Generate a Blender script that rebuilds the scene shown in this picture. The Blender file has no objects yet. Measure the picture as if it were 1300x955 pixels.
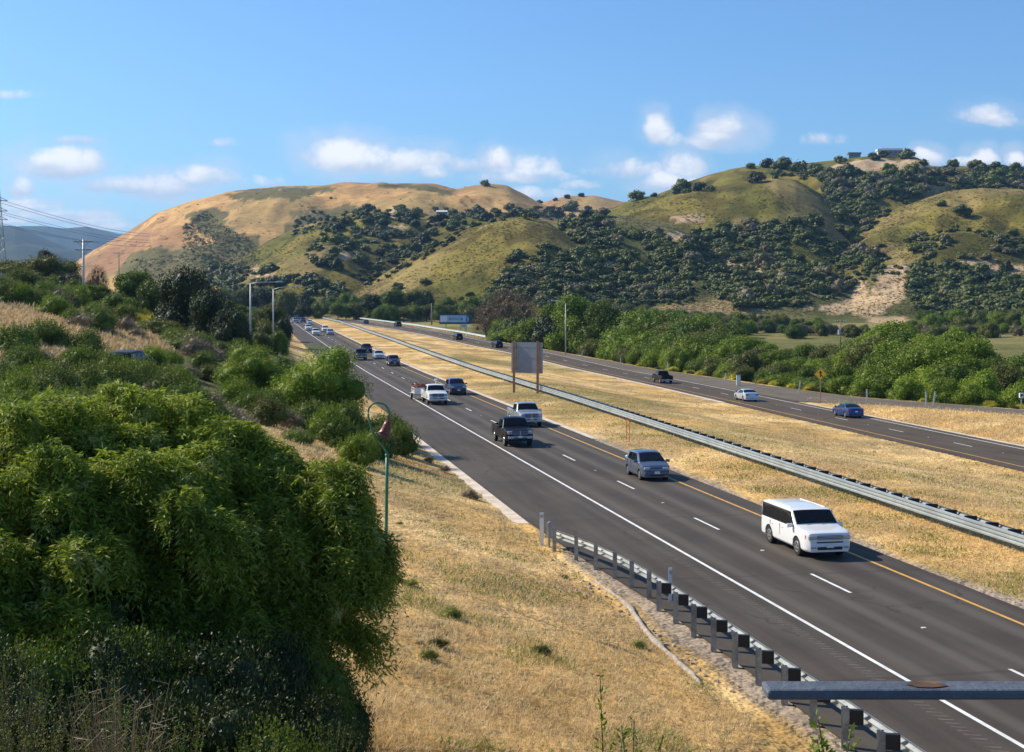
import bpy, math, random
import numpy as np
from mathutils import Vector, Matrix
random.seed(7); RNG = np.random.default_rng(7)
R = math.radians
scene = bpy.context.scene
C = scene.collection

# ------------------------------------------------------------------ camera
FPX, EYE, HOR, CX = 1775.0, 10.8, 383.0, 650.0      # focal length (photo px), eye height, horizon row
cam_d = bpy.data.cameras.new('camera'); cam = bpy.data.objects.new('camera', cam_d); C.objects.link(cam)
cam.location = (0, 0, EYE); cam.rotation_euler = (R(90), 0, 0)
cam_d.sensor_width = 36; cam_d.lens = FPX / 1300 * 36
cam_d.shift_y = -(477.5 - HOR) / 1300
cam_d.clip_start = 0.1; cam_d.clip_end = 60000
scene.camera = cam

# ------------------------------------------------------------------ sun, sky, exposure
SUN_EL, SUN_AZ = 38.0, -66.0        # azimuth clockwise from +Y
world = bpy.data.worlds.new('World'); scene.world = world; world.use_nodes = True
sd = bpy.data.lights.new('sun', 'SUN'); sun = bpy.data.objects.new('sun', sd); C.objects.link(sun)
sd.energy = 4.9; sd.angle = R(0.5); sd.color = (1.0, 0.90, 0.74)
d_sun = Vector((math.sin(R(SUN_AZ)) * math.cos(R(SUN_EL)), math.cos(R(SUN_AZ)) * math.cos(R(SUN_EL)), math.sin(R(SUN_EL))))
sun.rotation_euler = d_sun.to_track_quat('Z', 'Y').to_euler()
scene.view_settings.view_transform = 'Standard'; scene.view_settings.look = 'None'
scene.view_settings.exposure = 0.38; scene.view_settings.gamma = 1.0
scene.render.engine = 'CYCLES'
scene.cycles.max_bounces = 5; scene.cycles.diffuse_bounces = 2; scene.cycles.glossy_bounces = 2
scene.cycles.transmission_bounces = 2; scene.cycles.transparent_max_bounces = 6; scene.cycles.volume_bounces = 0


class NT:
    """tiny node-tree helper"""
    def __init__(s, tree): s.t = tree; s.n = tree.nodes; s.l = tree.links
    def node(s, typ, **kw):
        n = s.n.new(typ)
        for k, v in kw.items(): setattr(n, k, v)
        return n
    def put(s, sock, v):
        if hasattr(v, 'is_output') or isinstance(v, bpy.types.NodeSocket): s.l.new(v, sock)
        else: sock.default_value = v
    def math(s, op, a, b=0.0, c=0.0, clamp=False):
        n = s.node('ShaderNodeMath', operation=op, use_clamp=clamp)
        s.put(n.inputs[0], a); s.put(n.inputs[1], b)
        if op in ('MULTIPLY_ADD', 'SMOOTH_MIN', 'COMPARE'): s.put(n.inputs[2], c)
        return n.outputs[0]
    def noise(s, vec, scale, detail=4, rough=0.6, dist=0.0):
        n = s.node('ShaderNodeTexNoise'); n.inputs['Scale'].default_value = scale
        n.inputs['Detail'].default_value = detail; n.inputs['Roughness'].default_value = rough
        n.inputs['Distortion'].default_value = dist
        if vec is not None: s.l.new(vec, n.inputs['Vector'])
        return n.outputs['Fac']
    def ramp(s, fac, stops):
        n = s.node('ShaderNodeValToRGB'); cr = n.color_ramp
        while len(cr.elements) > 1: cr.elements.remove(cr.elements[-1])
        for i, (p, c) in enumerate(stops):
            if not isinstance(c, (tuple, list)): c = (c, c, c)
            e = cr.elements[0] if i == 0 else cr.elements.new(p)
            e.position = p; e.color = (*c, 1)
        s.l.new(fac, n.inputs[0]); return n.outputs[0]
    def mix(s, fac, a, b, blend='MIX'):
        n = s.node('ShaderNodeMix', data_type='RGBA', blend_type=blend, clamp_factor=True)
        s.put(n.inputs[0], fac)
        for sock, v in ((n.inputs[6], a), (n.inputs[7], b)):
            if isinstance(v, tuple): v = (*v[:3], 1)
            s.put(sock, v)
        return n.outputs[2]
    def maprange(s, v, a, b, c=0.0, d=1.0, smooth=True):
        n = s.node('ShaderNodeMapRange', interpolation_type='SMOOTHSTEP' if smooth else 'LINEAR', clamp=True)
        s.put(n.inputs[0], v)
        for i, q in enumerate((a, b, c, d)): n.inputs[1 + i].default_value = q
        return n.outputs[0]


# sky with small fair-weather clouds that lie in fixed world directions
w = NT(world.node_tree)
bg = [n for n in w.n if n.type == 'BACKGROUND'][0]
sky = w.node('ShaderNodeTexSky', sky_type='NISHITA')
sky.sun_disc = False; sky.sun_elevation = R(SUN_EL); sky.sun_rotation = R(SUN_AZ)
sky.altitude = 100; sky.air_density = 1.0; sky.dust_density = 0.9; sky.ozone_density = 3.0
tc = w.node('ShaderNodeTexCoord'); sep = w.node('ShaderNodeSeparateXYZ'); w.l.new(tc.outputs['Generated'], sep.inputs[0])
yy = w.math('MAXIMUM', sep.outputs[1], 0.02)
uu = w.math('DIVIDE', sep.outputs[0], yy); vv = w.math('DIVIDE', sep.outputs[2], yy)
comb = w.node('ShaderNodeCombineXYZ'); w.l.new(uu, comb.inputs[0]); w.l.new(vv, comb.inputs[1])
nz = w.noise(comb.outputs[0], 34, 8, 0.62, 0.2)
nz2 = w.noise(comb.outputs[0], 9, 3, 0.5)
nw = w.node('ShaderNodeTexNoise'); nw.inputs['Scale'].default_value = 14; w.l.new(comb.outputs[0], nw.inputs['Vector'])
sx = w.node('ShaderNodeSeparateXYZ'); w.l.new(nw.outputs['Color'], sx.inputs[0])
uw = w.math('ADD', uu, w.math('MULTIPLY', w.math('SUBTRACT', sx.outputs[0], 0.5), 0.05))
# (px, py, half width, half height, strength): where each cloud stands
CLOUDS = [(440, 200, 40, 20, 1.15), (490, 208, 62, 16, 1.1), (540, 222, 30, 8, .6), (632, 208, 22, 17, .95), (680, 215, 24, 15, .95), (660, 226, 55, 8, .7),
          (832, 168, 20, 18, .9), (860, 180, 26, 9, .6), (925, 168, 30, 20, 1.0), (912, 182, 34, 9, .7), (785, 216, 38, 14, .75),
          (870, 212, 26, 18, .95), (845, 232, 36, 12, 1.0), (72, 212, 44, 20, 1.0), (65, 205, 18, 12, .5), (28, 240, 17, 15, .8), (212, 240, 42, 17, 1.0), (262, 226, 32, 15, .9),
          (150, 238, 40, 13, .75), (45, 262, 50, 9, .8), (110, 278, 60, 10, .8), (60, 272, 60, 8, .8), (145, 288, 40, 7, .8), (30, 282, 60, 6, .75),
          (1178, 200, 16, 10, 1.0), (1240, 203, 16, 11, 1.0), (1222, 206, 20, 6, .7), (1290, 205, 18, 11, 1.0), (1252, 146, 32, 12, .55), (1280, 155, 26, 8, .45),
          (1040, 178, 30, 9, .4), (670, 248, 60, 9, .6), (15, 120, 30, 7, .3), (285, 182, 22, 7, .3), (330, 230, 30, 8, .35), (92, 178, 30, 6, .25), (700, 222, 14, 7, .4), (590, 212, 28, 10, .45), (735, 236, 20, 6, .35)]
acc = None
shade = None
wide = None
for (px, py, a, b, s_) in CLOUDS:
    cu, cv = (px - CX) / FPX, (HOR - py) / FPX
    du = w.math('MULTIPLY', w.math('SUBTRACT', uw, cu), FPX / (a * 1.5))
    dv0 = w.math('MULTIPLY', w.math('SUBTRACT', vv, cv), FPX / (b * 1.6))
    # flat undersides: distance grows faster below the middle
    dv = w.math('MAXIMUM', dv0, w.math('MULTIPLY', dv0, -1.5))
    r2 = w.math('ADD', w.math('MULTIPLY', du, du), w.math('MULTIPLY', dv, dv))
    f = w.math('MULTIPLY', w.math('SUBTRACT', 1.0, r2), min(1.15, s_ * .75 + .38))
    f = w.math('MAXIMUM', f, 0.0)
    f2 = w.math('MULTIPLY', w.math('MULTIPLY_ADD', r2, -0.30, 1.0), s_)
    wide = f2 if wide is None else w.math('MAXIMUM', wide, f2)
    acc = f if acc is None else w.math('MAXIMUM', acc, f)
    g = w.math('MULTIPLY', f, dv0)
    shade = g if shade is None else w.math('ADD', shade, g)
dens = w.math('ADD', acc, w.math('MULTIPLY', w.math('SUBTRACT', nz, 0.56), 2.9))
dens = w.math('MULTIPLY', dens, w.maprange(acc, 0.0, 0.25))
alpha = w.math('MULTIPLY', w.maprange(dens, -0.05, 0.95), 0.93)
lit = w.math('ADD', w.math('MULTIPLY', shade, 0.9), w.math('MULTIPLY', w.math('SUBTRACT', nz2, 0.42), 1.6))
ccol = w.mix(w.maprange(w.math('ADD', lit, w.math('MULTIPLY', dens, 0.45)), -0.1, 1.0), (3.9, 4.55, 5.6), (7.7, 7.7, 7.8))
skyc = w.mix(1.0, sky.outputs[0], (0.60, 0.87, 1.12), 'MULTIPLY')
veil = w.math('MULTIPLY', w.maprange(w.math('ADD', w.math('MAXIMUM', wide, 0.0), w.math('MULTIPLY', w.math('SUBTRACT', w.noise(comb.outputs[0], 20, 6, 0.6, 0.4), 0.5), 2.0)), 0.25, 1.15), w.math('MULTIPLY', w.maprange(wide, 0.0, 0.5), 0.50))
skyc = w.mix(w.math('MULTIPLY', veil, w.math('GREATER_THAN', sep.outputs[1], 0.05)), skyc, (4.9, 5.4, 6.4))
front = w.math('GREATER_THAN', sep.outputs[1], 0.05)
fin = w.mix(w.math('MULTIPLY', alpha, front), skyc, ccol)
w.l.new(fin, bg.inputs[0]); bg.inputs[1].default_value = 0.112

# ------------------------------------------------------------------ object helpers
def tag(o, label=None, cat=None, group=None, kind=None):
    if label: o['label'] = label
    if cat: o['category'] = cat
    if group: o['group'] = group
    if kind: o['kind'] = kind
    return o
def empty(name, loc=(0, 0, 0), rz=0.0, label=None, cat=None, group=None):
    o = bpy.data.objects.new(name, None); C.objects.link(o); o.location = loc; o.rotation_euler = (0, 0, rz)
    o.empty_display_size = .3
    return tag(o, label, cat, group)
def link_mesh(name, me, mats, parent=None, smooth=False):
    if not isinstance(mats, (list, tuple)): mats = [mats]
    for m in mats: me.materials.append(m)
    if smooth:
        me.polygons.foreach_set('use_smooth', np.ones(len(me.polygons), bool))
    o = bpy.data.objects.new(name, me); C.objects.link(o)
    if parent: o.parent = parent
    return o
def np_mesh(name, V, F, mi=None):
    """V (n,3) array, F (m,k) array of one face size"""
    me = bpy.data.meshes.new(name)
    V = np.asarray(V, np.float32); F = np.asarray(F, np.int32); m, k = F.shape
    me.vertices.add(len(V)); me.vertices.foreach_set('co', V.ravel())
    me.loops.add(m * k); me.loops.foreach_set('vertex_index', F.ravel())
    me.polygons.add(m); me.polygons.foreach_set('loop_start', np.arange(m, dtype=np.int32) * k)
    try: me.polygons.foreach_set('loop_total', np.full(m, k, np.int32))
    except Exception: pass
    if mi is not None: me.polygons.foreach_set('material_index', np.asarray(mi, np.int32))
    me.update(calc_edges=True); me.validate()
    return me
class MB:
    """collects boxes, tubes, prisms into one mesh"""
    def __init__(s): s.v = []; s.f = []; s.m = []
    def add(s, vs, fs, mi=0):
        o = len(s.v); s.v += [tuple(p) for p in vs]; s.f += [tuple(i + o for i in f) for f in fs]; s.m += [mi] * len(fs)
    def box(s, c, d, rz=0, mi=0, taper=1.0, M=None):
        x, y, z = d[0] / 2, d[1] / 2, d[2] / 2
        vs = []
        for k in (-1, 1):
            t = 1.0 if k < 0 else taper
            for (i, j) in ((-1, -1), (1, -1), (1, 1), (-1, 1)):
                p = Vector((i * x * t, j * y * t, k * z))
                if M is not None: p = M @ p
                elif rz: p = Matrix.Rotation(rz, 3, 'Z') @ p
                vs.append(p + Vector(c))
        s.add(vs, [(3, 2, 1, 0), (4, 5, 6, 7), (0, 1, 5, 4), (1, 2, 6, 5), (2, 3, 7, 6), (3, 0, 4, 7)], mi)
    def tube(s, pts, r, n=8, mi=0, caps=True):
        pts = [Vector(p) for p in pts]
        rs = r if isinstance(r, (list, tuple)) else [r] * len(pts)
        o = len(s.v); up = Vector((0, 0, 1))
        for i, p in enumerate(pts):
            t = (pts[min(i + 1, len(pts) - 1)] - pts[max(i - 1, 0)]).normalized()
            u = t.cross(up)
            if u.length < .05: u = t.cross(Vector((0, 1, 0)))
            u.normalize(); v = t.cross(u)
            for k in range(n):
                a = 2 * math.pi * k / n
                s.v.append(tuple(p + (u * math.cos(a) + v * math.sin(a)) * rs[i]))
        for i in range(len(pts) - 1):
            for k in range(n):
                a = o + i * n + k; b = o + i * n + (k + 1) % n
                s.f.append((a, b, b + n, a + n)); s.m.append(mi)
        if caps:
            s.f.append(tuple(o + k for k in range(n))[::-1]); s.m.append(mi)
            e = o + (len(pts) - 1) * n
            s.f.append(tuple(e + k for k in range(n))); s.m.append(mi)
    def cyl(s, p0, p1, r0, r1=None, n=16, mi=0): s.tube([p0, p1], [r0, r0 if r1 is None else r1], n, mi)
    def sweep(s, path, prof, mi=0, closed=True):
        """prof: list of (side, up); path: list of (point, side vector)"""
        o = len(s.v); n = len(prof)
        for (p, sv) in path:
            for (a, b) in prof: s.v.append((p[0] + sv[0] * a, p[1] + sv[1] * a, p[2] + b))
        for i in range(len(path) - 1):
            for k in range(n if closed else n - 1):
                a = o + i * n + k; b = o + i * n + (k + 1) % n
                s.f.append((a, b, b + n, a + n)); s.m.append(mi)
    def build(s, name, mats, parent=None, smooth=False, bevel=0):
        me = bpy.data.meshes.new(name); me.from_pydata(s.v, [], s.f)
        me.polygons.foreach_set('material_index', np.array(s.m, np.int32)); me.update()
        o = link_mesh(name, me, mats, parent, smooth)
        if bevel:
            b = o.modifiers.new('bevel', 'BEVEL'); b.width = bevel; b.segments = 2; b.limit_method = 'ANGLE'
        return o
def kids(o): return list(o.children)
def copy_tree(o, parent=None):
    c = o.copy(); C.objects.link(c)
    if parent: c.parent = parent
    for ch in kids(o): copy_tree(ch, c)
    return c

# ------------------------------------------------------------------ materials
def mat(name, col, rough=0.7, metal=0.0, var=0.0, scale=3.0, bump=0.0, bscale=20, spec=None, coat=0.0, col2=None):
    m = bpy.data.materials.new(name); m.use_nodes = True; t = NT(m.node_tree)
    b = t.n['Principled BSDF']; b.inputs['Roughness'].default_value = rough; b.inputs['Metallic'].default_value = metal
    if spec is not None: b.inputs['Specular IOR Level'].default_value = spec
    if coat: b.inputs['Coat Weight'].default_value = coat; b.inputs['Coat Roughness'].default_value = .05
    b.inputs['Base Color'].default_value = (*col, 1)
    tc = t.node('ShaderNodeTexCoord')
    if var or col2:
        n = t.noise(tc.outputs['Object'], scale, 5, .65)
        c2 = col2 or tuple(max(0, c * (1 - var)) for c in col)
        c1 = col if col2 else tuple(min(1, c * (1 + var)) for c in col)
        o = t.mix(t.maprange(n, .35, .65), c1, c2); t.l.new(o, b.inputs['Base Color'])
    if bump:
        bn = t.node('ShaderNodeBump'); bn.inputs['Strength'].default_value = bump; bn.inputs['Distance'].default_value = .02
        t.l.new(t.noise(tc.outputs['Object'], bscale, 4), bn.inputs['Height']); t.l.new(bn.outputs[0], b.inputs['Normal'])
    return m
def leafmat(name, c1, c2, c3=None, scale=.35, trans=.25, randv=.35, rough=.55):
    """foliage: clump-to-clump and plant-to-plant colour differences of the leaves themselves"""
    m = bpy.data.materials.new(name); m.use_nodes = True; t = NT(m.node_tree)
    b = t.n['Principled BSDF']; b.inputs['Roughness'].default_value = rough; b.inputs['Specular IOR Level'].default_value = .25
    geo = t.node('ShaderNodeNewGeometry'); oi = t.node('ShaderNodeObjectInfo')
    n = t.noise(geo.outputs['Position'], scale, 4, .7)
    n2 = t.math('ADD', n, t.math('MULTIPLY', t.math('SUBTRACT', geo.outputs['Random Per Island'], .5), .35))
    col = t.mix(t.maprange(n2, .3, .7), c1, c2)
    if c3: col = t.mix(t.maprange(t.noise(geo.outputs['Position'], scale * 2.3, 3), .58, .72), col, c3)
    v = t.math('MULTIPLY_ADD', oi.outputs['Random'], randv, 1 - randv / 2)
    vm = t.node('ShaderNodeVectorMath', operation='SCALE'); t.l.new(col, vm.inputs[0]); t.l.new(v, vm.inputs['Scale'])
    t.l.new(vm.outputs[0], b.inputs['Base Color'])
    if trans:
        tr = t.node('ShaderNodeBsdfTranslucent'); t.l.new(vm.outputs[0], tr.inputs[0])
        mx = t.node('ShaderNodeMixShader'); mx.inputs[0].default_value = trans
        t.l.new(b.outputs[0], mx.inputs[1]); t.l.new(tr.outputs[0], mx.inputs[2])
        t.l.new(mx.outputs[0], t.n['Material Output'].inputs[0])
    return m

M = {}
M['galv'] = mat('galvanised_steel', (.42, .45, .45), .42, .55, .18, 1.5)
M['galv_post'] = mat('galvanised_post', (.26, .29, .30), .5, .5, .3, 3)
M['galv_pale'] = mat('weathered_rail', (.50, .56, .54), .55, .25, .12, .8)
M['rubber_black'] = mat('black_block', (.012, .013, .015), .6)
M['tyre'] = mat('tyre', (.012, .012, .013), .85)
M['black_trim'] = mat('black_trim', (.012, .012, .013), .5)
M['rim'] = mat('alloy_rim', (.55, .55, .55), .3, .8)
M['chrome'] = mat('chrome', (.50, .54, .60), .38, .6)  # bluish tone carries the sky mirrored in the metal
M['glass'] = mat('tinted_window', (.006, .007, .008), .04, 0, spec=.33)
M['lamp'] = mat('headlamp_lens', (.45, .48, .52), .1, .3, spec=.9)
M['lamp_red'] = mat('tail_lamp', (.35, .01, .012), .2, 0, spec=.7)
M['lamp_amber'] = mat('amber_lamp', (.75, .16, .02), .3)
M['plate'] = mat('number_plate', (.75, .76, .78), .5)
M['grille'] = mat('grille_mesh', (.035, .05, .08), .3, .1)  # blue of the reflected sky put into the base colour
M['bark'] = mat('bark', (.10, .075, .05), .9, 0, .4, 6, .5, 12)
M['bark_pale'] = mat('pale_bark', (.26, .22, .17), .9, 0, .3, 6)
M['wood_pole'] = mat('wood_pole', (.23, .19, .15), .85, 0, .25, 4)
M['pole_pale'] = mat('pale_pole', (.55, .55, .53), .5, .2)
M['sign_wood'] = mat('redwood_post', (.40, .21, .12), .8, 0, .2, 3)
M['sign_back'] = mat('aluminium_sign_back', (.36, .38, .43), .35, .75, .06, 2)
M['bell_green'] = mat('green_paint', (.035, .17, .085), .45, 0, .2, 5)
M['bell_rust'] = mat('brown_bell', (.15, .045, .028), .4, .35, .35, 9)
M['white_post'] = mat('white_plastic', (.78, .78, .76), .5)
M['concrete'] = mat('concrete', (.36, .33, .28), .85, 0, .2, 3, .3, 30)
M['concrete_shade'] = mat('parapet_concrete_shaded', (.12, .115, .11), .85, 0, .2, 3, .3, 30)  # concrete darkened to hold the shade on its camera side
M['steel_rail'] = mat('shaded_rail_paint', (.10, .115, .14), .6, .1, 0, 7, .4, 40, col2=(.075, .085, .105))  # rail colour darkened for the shade it stands in
M['rust'] = mat('rust_stain', (.12, .06, .03), .9, 0, .5, 9)
M['sign_yellow'] = mat('sign_yellow', (.95, .56, .03), .45)
M['sign_black'] = mat('sign_black', (.012, .012, .012), .5)
M['bb_frame'] = mat('billboard_blue_frame', (.02, .06, .16), .6)
M['bb_face'] = mat('billboard_pale_face', (.38, .53, .70), .5, 0, .12, .4)
M['bb_white'] = mat('billboard_white', (.66, .72, .78), .5)
M['bb_dark'] = mat('billboard_dark_ink', (.05, .10, .20), .5)
M['bb_cyan'] = mat('billboard_blue_square', (.01, .24, .70), .5)
M['bb_red'] = mat('sign_red_ink', (.60, .10, .10), .5)
M['house_wall'] = mat('stucco', (.62, .58, .48), .8)
M['house_grey'] = mat('grey_siding', (.22, .25, .30), .7)
M['roof_grey'] = mat('roof_grey', (.18, .19, .21), .8)
M['roof_white'] = mat('roof_pale', (.62, .64, .63), .6)
M['roof_teal'] = mat('teal_band', (.12, .27, .27), .6)
M['wire'] = mat('power_cable', (.12, .14, .17), .5)
M['orange'] = mat('orange_flag', (.75, .16, .04), .6)
M['rock'] = mat('pale_rock', (.33, .28, .22), .9, 0, .25, 4, .6, 10)
def paint(name, col, metal=0.0, rough=.3): return mat(name, col, rough, metal, coat=.7)
PW = paint('white_paint', (.80, .80, .79)); PK = mat('black_paint', (.0045, .0045, .005), .35, 0, spec=.22); PS = paint('silver_paint', (.42, .45, .50), .5)
PG = paint('slate_paint', (.10, .125, .18), .4); PN = paint('navy_paint', (.012, .022, .07), .2); PD = paint('dark_blue_grey_paint', (.035, .045, .075), .3)
PB = paint('blue_paint', (.004, .035, .17), .2); PL = paint('light_silver_paint', (.55, .59, .64), .4)

# ------------------------------------------------------------------ the lie of the land
def smooth(t): t = np.clip(t, 0, 1); return t * t * (3 - 2 * t)
_Y = np.arange(-60, 1200, 2.0)
def _tab(xs, ys, k=9):
    v = np.interp(_Y, xs, ys); pad = np.pad(v, k, mode='edge'); ker = np.hanning(2 * k + 1); ker /= ker.sum()
    return np.convolve(pad, ker, 'valid')
_ZS = _tab([-60, 215, 250, 300, 350, 420, 485, 580, 680, 800, 1200], [0, 0, .2, .6, 1.1, 1.75, 2.5, 3.2, 4.2, 5.5, 9])
_ZN = _tab([-60, 279, 340, 420, 490, 580, 650, 800, 1200], [-2.7, -2.6, -1.1, .98, 2.0, 2.8, 3.3, 5.5, 9])
_XN = _tab([-60, 0, 113.6, 144.4, 167.6, 185, 210, 258, 279, 330, 360, 390, 440, 490, 540, 600, 650, 800, 1200],
           [68.8, 59.4, 41.6, 36.6, 32.9, 30.1, 26.2, 18.1, 14.0, 1.5, -8.5, -17, -31, -45.5, -60, -76, -90, -125, -230])
_XO = _tab([-60, 150, 180, 196, 216, 269, 330, 391, 440, 555, 620, 800, 1200],     # outer edge of everything paved on the far side
           [78.2, 45.4, 45.0, 47.8, 42.6, 30, 12.5, -7.5, -21.4, -53, -71, -115, -220], 5)
BR = .192
def zs(y): return np.interp(y, _Y, _ZS)
def zn(y): return np.interp(y, _Y, _ZN)
def xn(y): return np.interp(y, _Y, _XN)
def xo(y): return np.interp(y, _Y, _XO)
def xe(y): return np.maximum(xo(y), np.interp(y, [-60, 100, 140, 173, 196, 206, 207], [250, 118, 88.5, 64.3, 49.2, 44, -900]))      # outer edge of the ramp too
# value noise for relief
_PERM = np.random.default_rng(3).random((256, 256))
def vnoise(x, y):
    xi = np.floor(x).astype(int); yi = np.floor(y).astype(int); fx = x - xi; fy = y - yi
    fx = fx * fx * (3 - 2 * fx); fy = fy * fy * (3 - 2 * fy)
    g = lambda i, j: _PERM[i & 255, j & 255]
    return (g(xi, yi) * (1 - fx) + g(xi + 1, yi) * fx) * (1 - fy) + (g(xi, yi + 1) * (1 - fx) + g(xi + 1, yi + 1) * fx) * fy
def fbm(x, y, o=4):
    s = 0; a = .5
    for i in range(o): s = s + a * vnoise(x * 2 ** i + 17.3 * i, y * 2 ** i + 5.1 * i); a *= .5
    return s / (1 - .5 ** o)
# plateau of the left bank: rows px, columns depth
_PPX = [-600, -200, 0, 100, 200, 300, 400, 500]
_PY = [4, 10, 30, 60, 90, 120, 180, 250, 330, 450, 700]
_PT = np.array([
    [7.5, 6.5, 6.5, 8.2, 9.5, 12, 16, 20, 21, 14, 6],
    [7.0, 6.2, 5.6, 7.2, 8.2, 10.5, 14, 17.5, 18, 13, 6],
    [7.0, 6.0, 4.9, 6.0, 7.2, 8.8, 11.6, 15.2, 16.2, 10, 6],
    [7.0, 6.0, 4.8, 5.8, 6.9, 8.4, 10.9, 14.3, 14.0, 9, 6],
    [7.0, 6.0, 4.8, 5.0, 6.1, 7.0, 8.7, 11.0, 10.8, 7, 5.5],
    [7.0, 6.0, 5.2, 4.6, 4.8, 5.0, 5.2, 5.8, 6.2, 5.2, 5],
    [7.0, 6.3, 6.0, 4.3, 3.9, 3.4, 2.6, 2.4, 3.0, 3.4, 4.4],
    [7.0, 6.4, 6.3, 4.0, 3.0, 2.2, 1.4, 1.6, 2.2, 3.0, 4.2]])
def plateau(px, y):
    i = np.clip(np.interp(px, _PPX, range(len(_PPX))), 0, len(_PPX) - 1.0001); j = np.clip(np.interp(y, _PY, range(len(_PY))), 0, len(_PY) - 1.0001)
    i0 = np.floor(i).astype(int); j0 = np.floor(j).astype(int); fi = i - i0; fj = smooth(j - j0) * .4 + (j - j0) * .6
    return (_PT[i0, j0] * (1 - fi) + _PT[i0 + 1, j0] * fi) * (1 - fj) + (_PT[i0, j0 + 1] * (1 - fi) + _PT[i0 + 1, j0 + 1] * fi) * fj
# hills: crest rows as they show in the photograph, at real distances; (crest distance, foot distance, roundness, relief)
HILLS = [
 ('golden', 1750, 1100, [(60, 368), (85, 348), (100, 333), (130, 313), (165, 294), (200, 271), (245, 257), (290, 247), (350, 239), (433, 236.5), (500, 235), (545, 237), (580, 243), (600, 238), (620, 235), (645, 238), (685, 259), (720, 275), (800, 300), (900, 340)], 7),
 ('golden', 2050, 1500, [(620, 290), (660, 270), (690, 258), (720, 250), (755, 250), (790, 257), (840, 263), (900, 285), (960, 330)], 4),
 ('green', 1200, 820, [(200, 395), (240, 368), (280, 340), (310, 326), (340, 306), (380, 289), (420, 278), (460, 267), (500, 274), (540, 275), (600, 272), (660, 277), (720, 283), (780, 310), (860, 350)], 9),
 ('green', 960, 720, [(280, 388), (310, 366), (340, 343), (375, 318), (410, 306), (440, 309), (470, 326), (510, 348), (560, 372), (600, 390)], 6),
 ('green', 860, 610, [(390, 397), (440, 378), (480, 352), (520, 328), (560, 306), (600, 288), (640, 277.5), (668, 275), (695, 283), (720, 298), (760, 322), (800, 345), (850, 370), (900, 395)], 3),
 ('brush', 960, 640, [(600, 370), (660, 318), (700, 288), (740, 272), (790, 274), (830, 282), (880, 292), (930, 325), (980, 360), (1020, 390)], 9),
 ('green', 1380, 900, [(740, 300), (770, 270), (800, 256), (830, 249), (866, 238), (900, 226), (925, 217), (950, 212), (1000, 211), (1050, 206), (1090, 202), (1130, 200), (1165, 203), (1180, 212), (1220, 214), (1260, 217), (1300, 219), (1400, 228), (1600, 262), (1900, 300)], 9),
 ('green', 1090, 760, [(720, 312), (760, 286), (800, 266), (840, 253), (880, 244), (940, 233), (985, 226), (1010, 231), (1040, 247), (1070, 268), (1090, 285), (1120, 312), (1170, 350)], 4),
 ('green', 1060, 700, [(1020, 350), (1060, 312), (1090, 288), (1130, 268), (1170, 255), (1200, 246), (1250, 240), (1300, 243), (1400, 252), (1600, 280), (1900, 320)], 8),
 ('brush', 800, 640, [(720, 380), (760, 352), (800, 336), (860, 332), (900, 346), (960, 341), (1000, 332), (1050, 346), (1080, 352), (1110, 341), (1150, 335), (1200, 350), (1240, 351), (1300, 346), (1400, 352), (1600, 360), (1900, 370)], 7),
 ('far', 6000, 3500, [(-600, 300), (-200, 298), (0, 287), (20, 288), (33, 293), (67, 307), (83, 313), (110, 319), (140, 332), (200, 352), (260, 375)], 60),
 ('far', 9000, 6800, [(-400, 310), (0, 291), (27, 287.5), (53, 287), (83, 290), (110, 288), (150, 297), (200, 300), (260, 315), (330, 340), (420, 375)], 60),
]
def base_height(x, y):
    a = x + BR * y; ZS = zs(y); ZN = zn(y); XN = xn(y); XO = xo(y)
    px = CX + FPX * x / np.maximum(y, 3.0)
    s = 13.9 - a
    P = plateau(px, y) - ZS
    ramp = .28 * np.maximum(0, s - .7)
    k = 1.2; h = np.clip(.5 + .5 * (P - ramp) / k, 0, 1); lm = P * (1 - h) + ramp * h - k * h * (1 - h)
    lm = np.where(s > .7, np.maximum(lm, 0), 0)
    lm = lm + np.where(s > 2, (fbm(x * .3, y * .3, 3) - .5) * np.minimum(.45, (s - 2) * .06), 0)
    left = ZS + lm
    # median
    nl = XN + BR * y - 2.2                      # 'a' of the far carriageway's near edge
    t = smooth((a - 38) / np.maximum(nl - 39, 4)); med = ZS * (1 - t) + ZN * t - .25 * np.exp(-((a - (38 + nl) / 2) / 6) ** 2) * (nl > 44)
    # right side
    XE = xe(y); d = x - XE
    vz = np.interp(y, [-60, 300, 420, 600, 760, 1100, 2000], [-4.6, -4.6, -3.2, 0.2, 3, 7, 7])
    vz = vz + (np.maximum(vz, ZN - 1) - vz) * smooth((720 - px) / 160)
    tr = smooth(d / 11); right = ZN * (1 - tr) + vz * tr + np.where(d > 3, (fbm(x * .05, y * .05, 3) - .5) * 1.2, 0)
    z = np.where(s > 0, left, med)
    z = np.where((s <= 0) & (a < 27.5), ZS - .07, z)
    z = np.where((x > XN - 1.6), ZN - .07, z)
    rn_ = np.interp(y, [140, 166, 188], [78, 56.5, 39.4]); gore = np.minimum(np.clip(x - XN - 9.6, 0, 6), np.clip(rn_ - .6 - x, 0, 6)); z = np.where((y < 190) & (gore > 0), ZN - .07 + np.minimum(gore * .16, .7), z)
    z = np.where(d > 0, np.minimum(right, ZN + 2), z)
    # the abutment mound the overpass stands on
    mound = (8.6 - np.maximum(y - 4, 0) * .8) - np.maximum(x - 1, 0) * .8; z = np.where(y < 14, np.maximum(z, np.minimum(mound, 8.6)), z)
    # level out far away
    far = smooth((y - 760) / 250); z = z * (1 - far) + 7 * far
    return z
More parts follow.
